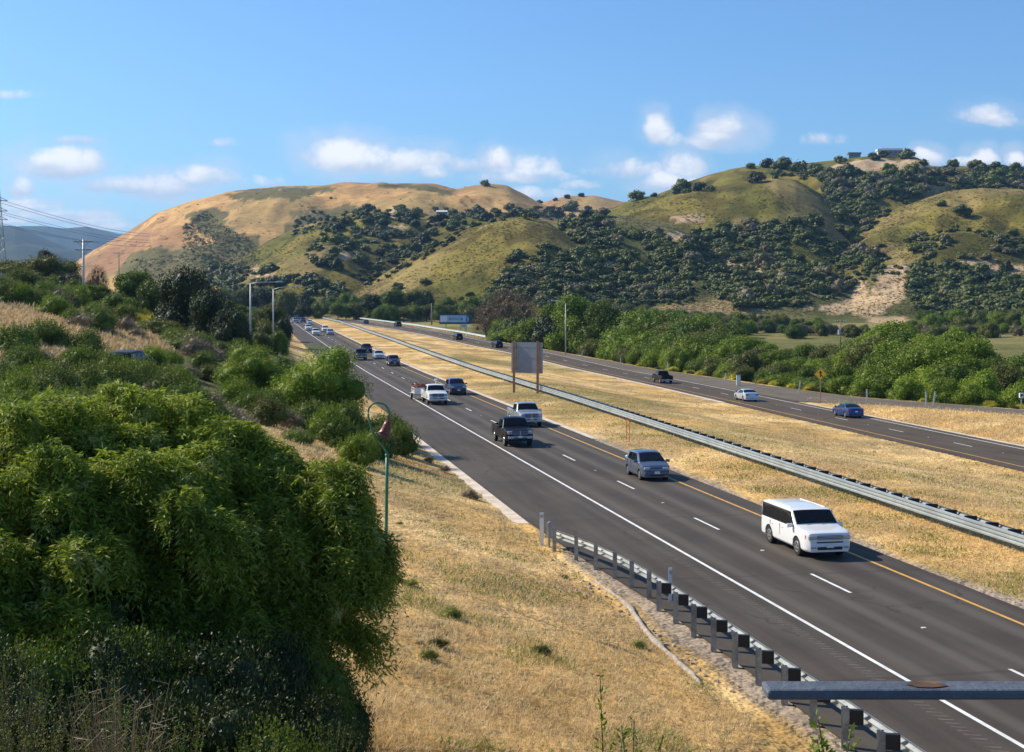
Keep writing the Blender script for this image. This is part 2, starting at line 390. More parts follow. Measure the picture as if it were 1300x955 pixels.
def height(x, y, want_layer=False):
    x = np.asarray(x, float); y = np.asarray(y, float)
    px = CX + FPX * x / np.maximum(y, 3.0)
    z = base_height(x, y); lay = np.full(z.shape, -1)
    bz = z.copy()
    for i, (kind, yc, yf, crest, rel) in enumerate(HILLS):
        cpx = [c[0] for c in crest]; cz = [EYE + (HOR - c[1]) * yc / FPX for c in crest]
        zc = np.interp(px, cpx, cz)
        edge = smooth((px - cpx[0] + 40) / 40) * smooth((cpx[-1] + 40 - px) / 40)
        t = (y - yf) / (yc - yf)
        up = np.sin(np.clip(t, 0, 1) * math.pi / 2) ** 1.25
        dn = 1 - np.clip((y - yc) / (1.5 * (yc - yf)), 0, 2) ** 1.6
        prof = np.where(t <= 1, up, dn)
        zz = bz + (zc - bz) * prof
        L = 90 if rel < 30 else 700
        mid = np.clip(t * 1.6, 0, 1) * np.clip((1 - t) * 2.2, 0, 1)
        r = (np.abs(fbm(x / L, y / (L * 1.5), 4) - .5) * 4 - .7) * rel * 1.6 + (fbm(x / 18, y / 25, 3) - .5) * 3
        zz = zz + r * mid * (zc > bz)
        zz = np.where((t > 0) & (edge > 0), bz + (zz - bz) * edge, -99)
        m = zz > z; lay = np.where(m, i, lay); z = np.where(m, zz, z)
    return (z, lay) if want_layer else z
GPX = np.concatenate([np.arange(-500, -40, 12.0), np.arange(-40, 1341, 3.5), np.arange(1350, 1900, 14.0)])
GY = np.exp(np.linspace(math.log(2.5), math.log(2600), 760)); GY = np.concatenate([GY, np.exp(np.linspace(math.log(2650), math.log(14000), 90))])
PXg, Yg = np.meshgrid(GPX, GY, indexing='ij'); Xg = (PXg - CX) / FPX * Yg
Zg, Lg = height(Xg, Yg, True)
PYg = HOR + FPX * (EYE - Zg) / Yg
RUN = np.minimum.accumulate(PYg, axis=1)
def hit(px, py):
    """ground point that shows at photo pixel (px, py) -> arrays x, y, z, layer"""
    px = np.atleast_1d(np.asarray(px, float)); py = np.atleast_1d(np.asarray(py, float))
    ci = np.clip(np.searchsorted(GPX, px), 0, len(GPX) - 1); ri = np.zeros(len(px), int)
    for k in range(len(px)):
        ri[k] = min(np.searchsorted(-RUN[ci[k]], -py[k]), len(GY) - 1)
    y1 = GY[ri]; y0 = GY[np.maximum(ri - 1, 0)]; p1 = RUN[ci, ri]; p0 = RUN[ci, np.maximum(ri - 1, 0)]
    f = np.clip((p0 - py) / np.maximum(p0 - p1, 1e-6), 0, 1); y = y0 + (y1 - y0) * f
    x = (px - CX) / FPX * y
    return x, y, height(x, y), Lg[ci, ri], (RUN[ci, -1] <= py)
def ground(x, y): return float(height(np.array([x]), np.array([y]))[0])
def at(px, y):
    """world x and ground height for a photo column at a given distance"""
    x = (px - CX) / FPX * y; return x, y, ground(x, y)
def spot(px, py):
    x, y, z, l, ok = hit(px, py); return float(x[0]), float(y[0]), float(z[0])
def inpoly(px, py, poly):
    inside = np.zeros(px.shape, bool); n = len(poly); j = n - 1
    for i in range(n):
        xi, yi = poly[i]; xj, yj = poly[j]
        c = ((yi > py) != (yj > py)) & (px < (xj - xi) * (py - yi) / ((yj - yi) or 1e-9) + xi)
        inside ^= c; j = i
    return inside

# ------------------------------------------------------------------ ground sheet with its surface colours
SAND = [(40 + 866 - 30, 278, 22, 5), (905, 302, 17, 6), (860, 300, 12, 5), (915, 330, 34, 10), (945, 345, 26, 9), (880, 352, 14, 6), (1262, 342, 40, 8), (1240, 334, 25, 5),
        (1140, 352, 24, 16), (1128, 372, 22, 16), (1100, 388, 28, 14), (1130, 407, 30, 4), (1060, 392, 22, 6), (1090, 368, 12, 14), (800, 350, 22, 10), (770, 346, 30, 8), (785, 338, 18, 7),
        (835, 360, 15, 5), (712, 360, 20, 6), (1025, 391, 8, 3), (500, 290, 20, 4), (440, 324, 16, 5), (505, 272, 18, 5), (575, 284, 8, 4), (545, 283, 8, 3), (1085, 212, 30, 6), (1110, 210, 40, 8),
        (1160, 208, 30, 5), (1290, 224, 24, 3), (1195, 305, 8, 4), (480, 344, 10, 3), (845, 225, 1, 1), (1190, 238, 9, 4), (1170, 246, 9, 3), (1262, 216, 12, 2), (325, 346, 25, 6)]
COL = np.zeros(Xg.shape + (3,))
n1 = fbm(Xg / 7, Yg / 7, 4); n2 = fbm(Xg / 40 + 9, Yg / 55, 4); n3 = fbm(Xg / 160 + 3, Yg / 220 + 5, 3)
def mixc(a, b, t): t = np.clip(t, 0, 1)[..., None]; return np.array(a) * (1 - t) + np.array(b) * t
STRAW, STRAW2, GREEN, OLIVE, SANDC = (.62, .39, .135), (.76, .53, .235), (.10, .12, .030), (.15, .145, .045), (.50, .36, .20)
straw = mixc(STRAW, STRAW2, smooth((n1 - .35) / .3)); straw = straw * (1 - .3 * smooth((fbm(Xg / 2.2, Yg / 2.2, 3) - .5) / .2)[..., None])
near = straw * 1
bp = smooth((fbm(Xg / 5 + 40, Yg / 7 + 3, 4) - .52) / .10)[..., None] * .65; near = near * (1 - bp) + np.array((.33, .22, .10)) * bp
near = near * (1 - smooth((n2 - .55) / .1) * .6)[..., None] + mixc(OLIVE, GREEN, n1) * (smooth((n2 - .55) / .1) * .6)[..., None]
COL[:] = near
A = Xg + BR * Yg
leftbank = (A < 13.9) & (Lg < 0)
# brushy cover on the left bank beyond the near slope
t = smooth((Yg - 58) / 12) * leftbank * smooth((470 - PXg) / 40) * smooth((10.5 - A) / 3)
brushy = mixc((.13, .125, .05), (.26, .20, .12), smooth((n2 - .45) / .2))
# dry slopes in it
dry = inpoly(PXg, PYg, [(-60, 385), (60, 400), (120, 390), (200, 425), (215, 450), (150, 455), (60, 440), (-60, 432)]) | inpoly(PXg, PYg, [(290, 525), (380, 545), (440, 580), (470, 640), (380, 640), (310, 600)])
t = t * np.where(dry, 0.1, 1)
COL = COL * (1 - t[..., None]) + brushy * t[..., None]
valley = (Lg < 0) & (Xg > xe(Yg) + 4) & (Yg < 1200)
COL = np.where(valley[..., None], mixc((.15, .145, .045), (.26, .22, .08), smooth((n2 - .4) / .25)), COL)
deep = (Lg < 0) & (Yg > 330) & (A < 9)
COL = np.where(deep[..., None], mixc((.12, .13, .045), (.25, .21, .09), smooth((n2 - .45) / .2)), COL)
COL = np.where(((Lg < 0) & (Yg > 700))[..., None], mixc((.12, .13, .045), (.20, .18, .07), n2), COL)
kinds = np.array([h[0] for h in HILLS] + ['none']); K = kinds[Lg]
gold = mixc((.60, .36, .135), (.50, .29, .11), smooth((n2 - .45) / .22))
rb = .62 * smooth((fbm(Xg / 130 + 3, Yg / 110 + 5, 4) - .47) / .12)[..., None]; gold = gold * (1 - rb) + np.array((.30, .155, .085)) * rb
gb = .45 * smooth((fbm(Xg / 90 + 30, Yg / 160 + 15, 4) - .55) / .08)[..., None]; gold = gold * (1 - gb) + np.array((.22, .19, .07)) * gb
# reddish left flank, dark brush slope, greener summit band
red = inpoly(PXg + (n2 - .5) * 60, PYg + (n1 - .5) * 14, [(60, 370), (100, 325), (165, 290), (205, 268), (200, 285), (175, 318), (140, 345), (100, 375)])
red = np.clip(red * .7, 0, 1) * smooth((n2 - .12) / .3); gold = gold * (1 - red[..., None]) + np.array((.30, .16, .085)) * red[..., None]
jx = (n2 - .5) * 50; jy = (n1 - .5) * 20
bs = inpoly(PXg + jx, PYg + jy, [(228, 270), (262, 262), (285, 285), (315, 300), (335, 330), (300, 345), (250, 345), (225, 320), (262, 300)])
bs |= inpoly(PXg + jx * .4, PYg + jy * .6, [(150, 340), (165, 322), (200, 312), (235, 318), (300, 325), (330, 350), (300, 372), (150, 372)])
bs |= inpoly(PXg + jx * .5, PYg + jy * .5, [(285, 246), (340, 238), (400, 238), (433, 240), (380, 252), (300, 254)]) | inpoly(PXg, PYg + jy * .3, [(470, 235), (520, 233), (575, 242), (575, 248), (520, 240)])
bs |= inpoly(PXg + jx, PYg + jy, [(380, 268), (440, 262), (480, 268), (470, 285), (360, 300)])
gold = np.where(bs[..., None], mixc((.11, .105, .04), (.19, .15, .06), n1), gold)
COL = np.where((K == 'golden')[..., None], gold, COL)
grn = mixc((.135, .125, .022), (.215, .17, .036), smooth((n2 - .42) / .25)); grn = grn * (1 - .45 * smooth((fbm(Xg / 14, Yg / 26, 3) - .5) / .12)[..., None])
ds = smooth((fbm(Xg / 70 + 2, Yg / 90 + 8, 3) - .58) / .06) * .45; grn = grn * (1 - ds[..., None]) + np.array((.33, .235, .10)) * ds[..., None]
COL = np.where((K == 'green')[..., None], grn, COL)
br = mixc((.095, .10, .030), (.16, .145, .055), smooth((n2 - .45) / .2)); ds = smooth((fbm(Xg / 50 + 12, Yg / 60, 3) - .67) / .05) * .7
br = br * (1 - ds[..., None]) + np.array((.40, .28, .14)) * ds[..., None]
COL = np.where((K == 'brush')[..., None], br, COL)
COL = np.where((K == 'far')[..., None], mixc((.035, .05, .03), (.08, .085, .04), n2), COL)
sm = np.zeros(Xg.shape)
for (cx_, cy_, a_, b_) in SAND:
    q = ((PXg + jx * .3 - cx_) / a_) ** 2 + ((PYg + jy * .3 - cy_) / b_) ** 2
    sm = np.maximum(sm, smooth((1.25 - q) / .5) * (Lg >= 0))
sc = mixc((.46, .30, .15), (.58, .44, .28), n1); COL = COL * (1 - sm[..., None]) + sc * sm[..., None]
# bare verges by the pavement
vg = np.where((A > 11.9) & (A < 16) & (Yg < 130), smooth((A - 13.3 + (n1 - .5) * 2.0) / .8), 0)
vg = np.maximum(vg, np.where((A > 26) & (A < 31), smooth((28.3 + (n1 - .5) * 1.2 - A) / .6), 0))
vg = np.maximum(vg, np.where((A > 26) & (A < 58) & (Xg < xn(Yg) + 2), smooth((Xg - xn(Yg) + 3.2 + (n1 - .5) * 1.6) / .7), 0)) * (Lg < 0)
COL = COL * (1 - vg[..., None]) + mixc((.40, .31, .22), (.30, .24, .18), n1) * vg[..., None]
nc, nr = Xg.shape
idx = np.arange(nc * nr).reshape(nc, nr)
F = np.stack([idx[:-1, :-1], idx[1:, :-1], idx[1:, 1:], idx[:-1, 1:]], -1).reshape(-1, 4)
ter = np_mesh('ground', np.stack([Xg, Yg, Zg], -1).reshape(-1, 3), F)
ca = ter.attributes.new('surface', 'FLOAT_COLOR', 'POINT')
ca.data.foreach_set('color', np.concatenate([COL.reshape(-1, 3), np.ones((nc * nr, 1))], 1).astype(np.float32).ravel())
tm = bpy.data.materials.new('soil_and_grass'); tm.use_nodes = True; t = NT(tm.node_tree); b = t.n['Principled BSDF']
b.inputs['Roughness'].default_value = .95; b.inputs['Specular IOR Level'].default_value = .1
at_ = t.node('ShaderNodeAttribute', attribute_name='surface'); geo = t.node('ShaderNodeNewGeometry'); P_ = geo.outputs['Position']
nA = t.noise(P_, 2.2, 6, .7); nB = t.noise(P_, .09, 8, .72); nC = t.noise(P_, 9, 3, .6)
v = t.math('ADD', t.math('MULTIPLY', t.math('SUBTRACT', nA, .5), 1.1), t.math('ADD', t.math('MULTIPLY', t.math('SUBTRACT', nB, .5), 1.5), t.math('MULTIPLY', t.math('SUBTRACT', nC, .5), .7)))
vm = t.node('ShaderNodeVectorMath', operation='SCALE'); t.l.new(at_.outputs['Color'], vm.inputs[0]); t.l.new(t.math('ADD', v, 1.0), vm.inputs['Scale'])
t.l.new(vm.outputs[0], b.inputs['Base Color'])
bn = t.node('ShaderNodeBump'); bn.inputs['Strength'].default_value = .6; bn.inputs['Distance'].default_value = .12
t.l.new(t.noise(P_, 3.0, 6, .7), bn.inputs['Height'])
bn2 = t.node('ShaderNodeBump'); bn2.inputs['Strength'].default_value = .5; bn2.inputs['Distance'].default_value = 3.0
t.l.new(t.noise(P_, .12, 6, .75), bn2.inputs['Height']); t.l.new(bn.outputs[0], bn2.inputs['Normal']); t.l.new(bn2.outputs[0], b.inputs['Normal'])
g = link_mesh('ground', ter, tm, None, True); tag(g, kind='structure')

# air: even haze round the camera and everything that stands
hz = MB(); hz.box((0, 7100, 268), (23000, 14900, 600)); hm = bpy.data.materials.new('haze'); hm.use_nodes = True; t = NT(hm.node_tree)
t.n.remove(t.n['Principled BSDF']); pv = t.node('ShaderNodeVolumePrincipled'); pv.inputs['Color'].default_value = (.32, .59, 1.0, 1); pv.inputs['Density'].default_value = 5.5e-5
pv.inputs['Anisotropy'].default_value = .2; t.l.new(pv.outputs[0], t.n['Material Output'].inputs['Volume'])
tag(hz.build('haze', hm), kind='stuff')
# ------------------------------------------------------------------ pavement
def asphalt(name, base, base2, off):
    m = bpy.data.materials.new(name); m.use_nodes = True; t = NT(m.node_tree); b = t.n['Principled BSDF']
    b.inputs['Roughness'].default_value = .82; b.inputs['Specular IOR Level'].default_value = .25
    geo = t.node('ShaderNodeNewGeometry'); mp = t.node('ShaderNodeMapping'); mp.inputs['Rotation'].default_value = (0, 0, -math.atan(BR)); t.l.new(geo.outputs['Position'], mp.inputs[0])
    st = t.node('ShaderNodeMapping'); st.inputs['Scale'].default_value = (1.1, .05, 1); t.l.new(mp.outputs[0], st.inputs[0])
    streak = t.noise(st.outputs[0], 1.0, 5, .6); blot = t.noise(mp.outputs[0], .16, 5, .6); fine = t.noise(mp.outputs[0], 14, 3, .7)
    f = t.math('ADD', t.math('MULTIPLY', streak, .5), t.math('ADD', t.math('MULTIPLY', blot, .4), t.math('MULTIPLY', fine, .25)))
    c = t.mix(t.maprange(f, .42, .74), base, base2)
    # tar-sealed cracks
    vo = t.node('ShaderNodeTexVoronoi', feature='DISTANCE_TO_EDGE'); vo.inputs['Scale'].default_value = .13; 
    wob = t.node('ShaderNodeMapping'); wob.inputs['Scale'].default_value = (1, .45, 1)
    dn = t.node('ShaderNodeVectorMath', operation='ADD'); nn = t.node('ShaderNodeTexNoise'); nn.inputs['Scale'].default_value = .9; t.l.new(mp.outputs[0], nn.inputs[0])
    t.l.new(mp.outputs[0], dn.inputs[0]); t.l.new(nn.outputs['Color'], dn.inputs[1]); t.l.new(dn.outputs[0], wob.inputs[0]); t.l.new(wob.outputs[0], vo.inputs[0])
    cr = t.math('MULTIPLY', t.maprange(vo.outputs[0], .003, .009, 1, 0), t.maprange(blot, .5, .62))
    c = t.mix(t.math('MULTIPLY', cr, .5), c, (.02, .019, .018))
    if off:
        sp = t.node('ShaderNodeSeparateXYZ'); t.l.new(mp.outputs[0], sp.inputs[0]); u = sp.outputs[0]
        for a_ in (20.7, 24.3):
            cc = a_ * math.cos(math.atan(BR)); d_ = t.math('ABSOLUTE', t.math('SUBTRACT', u, cc))
            oil = t.math('MULTIPLY', t.maprange(d_, .05, .55, 1, 0), t.maprange(streak, .3, .65)); c = t.mix(t.math('MULTIPLY', oil, .38), c, (.028, .024, .020))
            wt = t.maprange(t.math('ABSOLUTE', t.math('SUBTRACT', d_, .95)), .05, .5, 1, 0); c = t.mix(t.math('MULTIPLY', wt, .5), c, (.125, .107, .086))
        wv = t.node('ShaderNodeTexWave', wave_type='BANDS', bands_direction='Y'); wv.inputs['Scale'].default_value = .021; wv.inputs['Distortion'].default_value = .3; t.l.new(mp.outputs[0], wv.inputs[0])
        c = t.mix(t.math('MULTIPLY', t.maprange(wv.outputs['Fac'], .9985, .9999), .35), c, (.03, .026, .022))
    t.l.new(c, b.inputs['Base Color'])
    bn = t.node('ShaderNodeBump'); bn.inputs['Strength'].default_value = .3; bn.inputs['Distance'].default_value = .01; t.l.new(fine, bn.inputs['Height']); t.l.new(bn.outputs[0], b.inputs['Normal'])
    return m
M['asphalt'] = asphalt('asphalt', (.048, .038, .028), (.090, .074, .056), 1)
M['asphalt_far'] = asphalt('asphalt_worn', (.062, .046, .029), (.105, .080, .052), 0)
M['ramp'] = asphalt('ramp_asphalt', (.11, .085, .06), (.17, .14, .10), 0)
M['white_line'] = mat('white_road_paint', (.74, .73, .70), .7, 0, .14, 2.0)
M['yellow_line'] = mat('yellow_road_paint', (.62, .33, .06), .7, 0, .15, 2.0)
M['rumble'] = mat('rumble_groove', (.10, .086, .07), .9, 0, .3, 3)
M['verge_concrete'] = mat('verge_concrete', (.60, .50, .38), .9, 0, .18, .8)
def strip(name, m, ys, xa, xb, zf, dz, kind='structure'):
    ys = np.asarray(ys, float); L = np.stack([xa(ys), ys, zf(ys) + dz], 1); Rr = np.stack([xb(ys), ys, zf(ys) + dz], 1)
    V = np.stack([L, Rr], 1).reshape(-1, 3); i = np.arange(len(ys) - 1) * 2
    o = link_mesh(name, np_mesh(name, V, np.stack([i, i + 1, i + 3, i + 2], 1)), m); tag(o, kind=kind); return o
def sb(a): return lambda y: a - BR * y
YS = np.arange(-40, 830, 3.0)
strip('road_southbound', M['asphalt'], YS, lambda y: np.interp(y, [0, 50, 60, 70], [14.75, 14.75, 14.2, 13.9]) - BR * y, sb(27.4), zs, 0)
strip('road_northbound', M['asphalt_far'], YS, lambda y: xn(y) - 1.5, lambda y: np.where(y > 188, np.minimum(xo(y), xn(y) + 9.0 + np.clip((y - 188) / 16, 0, 1) * 30), xn(y) + 8.4), zn, 0)
strip('shoulder_paving', M['ramp'], np.arange(187, 700, 3.0), lambda y: xn(y) + 9.2 - np.clip((y - 187) / 30, 0, 1) * 1.5, lambda y: np.maximum(xo(y) - .3, xn(y) + 7.8), zn, .004)
# merging ramp
rf = ([140, 173, 196, 214], [88, 63.6, 48.4, 43.0]); rn = ([140, 166, 188, 214], [78, 56.5, 39.4, 37.5])
strip('ramp_road', M['ramp'], np.arange(140, 205, 2.0), lambda y: np.interp(y, *rn), lambda y: np.interp(y, *rf), zn, .008)
strip('line_white_edge', M['white_line'], YS, sb(18.85), sb(19.0), zs, .004)
strip('line_yellow_edge', M['yellow_line'], YS, sb(26.0), sb(26.15), zs, .004)
strip('line_yellow_northbound', M['yellow_line'], YS, lambda y: xn(y), lambda y: xn(y) + .16, zn, .004)
strip('line_white_northbound', M['white_line'], YS, lambda y: xn(y) + 7.1, lambda y: xn(y) + 7.27, zn, .012)
strip('verge_strip', M['verge_concrete'], np.arange(20, 49.5, 1.0), sb(27.4), lambda y: 28.35 - BR * y - np.clip((y - 44) / 5, 0, 1) * .9, zs, .02)
strip('verge_kerb', M['verge_concrete'], np.arange(110, 600, 3.0), sb(27.4), sb(28.0), zs, .02)
strip('verge_kerb', M['verge_concrete'], np.arange(186, 560, 3.0), lambda y: xn(y) - 2.3, lambda y: xn(y) - 1.5, zn, .02)
strip('verge_kerb', M['verge_concrete'], np.arange(68, 128, 1.5), lambda y: 13.9 - BR * y - .75 - .35 * np.sin(y * 1.7) * np.sin(y * .53), sb(13.9), zs, .012)
strip('verge_kerb', M['verge_concrete'], np.arange(100, 185, 3.0), lambda y: xn(y) + 8.4, lambda y: xn(y) + 9.0, zn, .002)
def dashes(name, m, y0s, ln, xa, wd, zf, dz):
    V = []; Fs = []
    for y0 in y0s:
        ysd = np.linspace(y0, y0 + ln, 3)
        for y_ in ysd: x_ = xa(y_); V += [(x_, y_, zf(y_) + dz), (x_ + wd, y_, zf(y_) + dz)]
        k = len(V) - 6; Fs += [(k, k + 1, k + 3, k + 2), (k + 2, k + 3, k + 5, k + 4)]
    o = link_mesh(name, np_mesh(name, np.array(V, float), np.array(Fs)), m); tag(o, kind='structure')
dp = 14.63 * math.cos(math.atan(BR)); y_start = 19170 / (752.7 - HOR)
dashes('line_dashes_southbound', M['white_line'], [y_start + dp * k for k in range(-3, 50)], 3.6, lambda y: 22.45 - BR * y, .13, zs, .004)
dashes('line_dashes_northbound', M['white_line'], [144.0 + dp * k for k in range(-8, 35)], 3.6, lambda y: xn(y) + 3.6, .13, zn, .005)
mb = MB()
for k in range(-3, 22):
    y = y_start + dp * k - 5.6; mb.box((22.5 - BR * y, y, float(zs(y)) + .012), (.14, .12, .022), .19)
for k in range(-6, 14):
    y = 144 + dp * k - 5.6; mb.box((float(xn(y)) + 3.66, y, float(zn(y)) + .014), (.13, .11, .022), .19)
tag(mb.build('lane_markers', M['white_line']), kind='structure')
mb = MB()
for k in range(330):
    y = 30 + k * .32; x = 18.15 - BR * y; wv = .2
    mb.add([(x - wv, y + .04, .003), (x + wv, y - .04, .003), (x + wv, y + .06, .003), (x - wv, y + .14, .003)], [(0, 1, 2, 3)])
tag(mb.build('rumble_strip', M['rumble']), kind='structure')

M['wood_light'] = mat('light_wood_pole', (.34, .25, .18), .85, 0, .2, 3)
M['rail_med'] = mat('median_rail', (.33, .37, .375), .5, .3, .12, .8)
# ------------------------------------------------------------------ overpass edge under the camera
ov = empty('overpass', (4, 3.4, 9.0), 0, 'grey painted overpass railing and parapet at the bottom right corner', 'overpass')
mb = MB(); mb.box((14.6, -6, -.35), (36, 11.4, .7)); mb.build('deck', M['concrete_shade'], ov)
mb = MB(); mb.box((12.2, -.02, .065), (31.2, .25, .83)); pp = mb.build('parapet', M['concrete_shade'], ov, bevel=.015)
mb = MB(); mb.box((12.24, -.02, .860), (31.26, .085, .026)); mb.build('top_rail', M['steel_rail'], ov, bevel=.008)
mb = MB(); mb.box((12.24, -.02, .60), (31.26, .06, .03)); mb.build('lower_rail', M['steel_rail'], ov, bevel=.008)
for k in range(12):
    mb = MB(); mb.box((-1.9 + 1.5 * k, -.02, .66), (.05, .05, .36)); po = mb.build('rail_post', M['steel_rail'], ov, bevel=.006)
    mb = MB(); mb.cyl((-1.9 + 1.5 * k, -.078, .857), (-1.9 + 1.5 * k, -.069, .857), .008, .008, 8); mb.build('bolt', M['rust'], po)
for cx_, wd in ((-3.0, .055), (-2.55, .07), (-1.9, .05)):
    m_ = MB(); n_ = 14; m_.add([(cx_ + wd * math.cos(a) * random.uniform(.7, 1.1), -.02 + .03 * math.sin(a), .8755) for a in [6.283 * q / n_ for q in range(n_)]], [tuple(range(n_))]); m_.build('rust_stain', M['rust'], ov)

# ------------------------------------------------------------------ guardrails
def wprof(h=.31, d=.083, n=2, t=.004):
    """corrugated beam: n waves over the height h"""
    pts = []
    seq = [(0, 0), (d, .12), (d, .30), (.0, .5)] if n == 2 else [(0, 0), (d, .08), (d, .2), (0, .33)]
    if n == 2: f = [(0, 0), (d, .13), (d, .32), (0, .5), (d, .68), (d, .87), (0, 1)]
    else: f = [(0, 0), (d, .07), (d, .21), (0, .33), (d, .43), (d, .57), (0, .67), (d, .79), (d, .93), (0, 1)]
    outer = [(a, b * h - h / 2) for a, b in f]
    return outer + [(a - t * 3, b) for a, b in reversed(outer)]
# near rail on the left verge
GAF = lambda y: float(np.interp(y, [0, 50, 54.5, 58, 60.9], [15.05, 15.05, 14.80, 14.3, 13.55]))
def rail_pts(a, y0, y1, step, zf, dz):
    out = []; n = max(2, int((y1 - y0) / step) + 1)
    sv = Vector((1, BR, 0)).normalized()
    for i in range(n):
        y = y0 + (y1 - y0) * i / (n - 1); out.append(((a - BR * y, y, float(zf(y)) + dz), (sv.x, sv.y, 0)))
    return out
gr = empty('guardrail', (15.05 - BR * 50, 50, 0), 0, 'short galvanised steel guardrail with black spacer blocks on the near left verge', 'guardrail')
def loc(p, o): return (p[0] - o.location.x, p[1] - o.location.y, p[2] - o.location.z)
mb = MB(); pth = [(loc((GAF(y) - BR * y, y, .70), gr), (.982, .189, 0)) for y in np.arange(19, 61, .7)]
mb.sweep(pth, wprof(.33, .085, 2)); mb.build('rail', M['galv'], gr)
rz = -math.atan(BR)
ny = [60.5 - 1.9 * k for k in range(22)]
for k, y in enumerate(ny):
    blk = k >= 6
    ap = GAF(y) - (.46 if blk else .20)
    x = ap - BR * y
    mb = MB()
    hz = .98
    for dx in (-.075, .075): mb.box(loc((x + dx * .0 , y + dx, hz / 2 - .1), gr), (.16, .012, hz + .2), -rz * 0 + math.atan(-BR))
    mb.box(loc((x, y, hz / 2 - .1), gr), (.012, .15, hz + .2), math.atan(-BR))
    mb.build('post', M['galv_post'], gr)
    if blk:
        mb = MB(); mb.box(loc((x + .26, y - .03, .74), gr), (.34, .15, .36), math.atan(-BR)); mb.build('spacer_block', M['rubber_black'], gr, bevel=.012)
mb = MB(); e = loc((GAF(61) - .1 - BR * 61.6, 61.6, .78), gr); mb.box(e, (.10, .55, .62), math.atan(-BR)); mb.cyl((e[0], e[1] - .2, e[2] - .9), (e[0], e[1] - .2, e[2] - .3), .06)
mb.build('end_terminal', M['galv'], gr, bevel=.02)
# white marker post at the rail end and behind the rail
def marker(px, y, h, label, lean=0, r=.05, a=None, group='white marker posts'):
    x, y, z = at(px, y)
    if a is not None: x = a - BR * y; z = ground(x, y)
    r_ = empty('marker_post', (x, y, z - .05), 0, label, 'marker post', group)
    mb = MB(); mb.box((0, 0, h / 2), (r * 2, .03, h), 0); o = mb.build('blade', M['white_post'], r_); o.rotation_euler = (0, lean, 0)
    mb = MB(); mb.box((0, -.019, h - .16), (r * 1.7, .006, .14)); q = mb.build('reflector', M['galv'], r_); q.rotation_euler = (0, lean, 0)
    return r_
marker(0, 61.9, 1.5, 'white flexible marker post at the far end of the near guardrail', 0, .09, 13.2)
marker(0, 50.5, 1.3, 'white marker post standing beside the middle of the near guardrail', 0, .06, 15.42)

# median barrier: beam on both sides of one row of posts
def amed(y): return np.interp(y, [0, 60, 76, 146, 225, 336, 520, 600], [33.2, 33.5, 33.8, 35.2, 35.9, 36.6, 36.4, 34])
mz = lambda x, y: height(np.atleast_1d(x), np.atleast_1d(y))
mbar = empty('median_barrier', (33.5 - BR * 60, 60, 0), 0, 'long double sided steel guardrail running down the dry grass median', 'guardrail')
ysb = np.concatenate([np.arange(34, 120, 1.0), np.arange(120, 600, 3.0)])
xb = amed(ysb) - BR * ysb; zb = mz(xb, ysb)
for side in (-1, 1):
    mb = MB(); pth = []
    for x, y, z in zip(xb, ysb, zb):
        pth.append((loc((x + side * .30, y, z + .60), mbar), (.982 * side, .189 * side, 0)))
    mb.sweep(pth, wprof(.51, .085, 3)); mb.build('rail', M['rail_med'], mbar)
far = MB(); k = 0
for y in np.arange(36, 590, 1.905):
    x = float(amed(y)) - BR * y; z = ground(x, y)
    p = loc((x, y, z + .35), mbar)
    if k < 50:
        mb = MB(); mb.box(p, (.15, .10, 1.0), math.atan(-BR)); mb.build('post', M['galv_post'], mbar)
        mb = MB(); mb.box((p[0], p[1], p[2] + .36), (.56, .15, .40), math.atan(-BR)); mb.build('spacer_block', M['rubber_black'], mbar)
    else:
        far.box(p, (.15, .10, 1.0), math.atan(-BR)); far.box((p[0], p[1], p[2] + .36), (.56, .15, .40), math.atan(-BR))
    k += 1
tag(far.build('distant_post', M['galv_post'], mbar), kind='stuff')
# rail along the outer edge of the far carriageway
orail = empty('guardrail', (-20, 440, 1), 0, 'distant steel guardrail along the tree side of the far road', 'guardrail')
ysr = np.arange(392, 620, 4.0); xr = xo(ysr) + .3; zr = zn(ysr)
mb = MB(); mb.sweep([(loc((x, y, z + .75), orail), (-.95, -.3, 0)) for x, y, z in zip(xr, ysr, zr)], wprof(.5, .085, 2)); mb.build('rail', M['galv_pale'], orail)
for i in range(0, len(ysr), 1):
    mb = MB(); mb.box(loc((xr[i] + .1, ysr[i], zr[i] + .3), orail), (.15, .15, 1.0)); mb.build('post', M['galv_post'], orail)

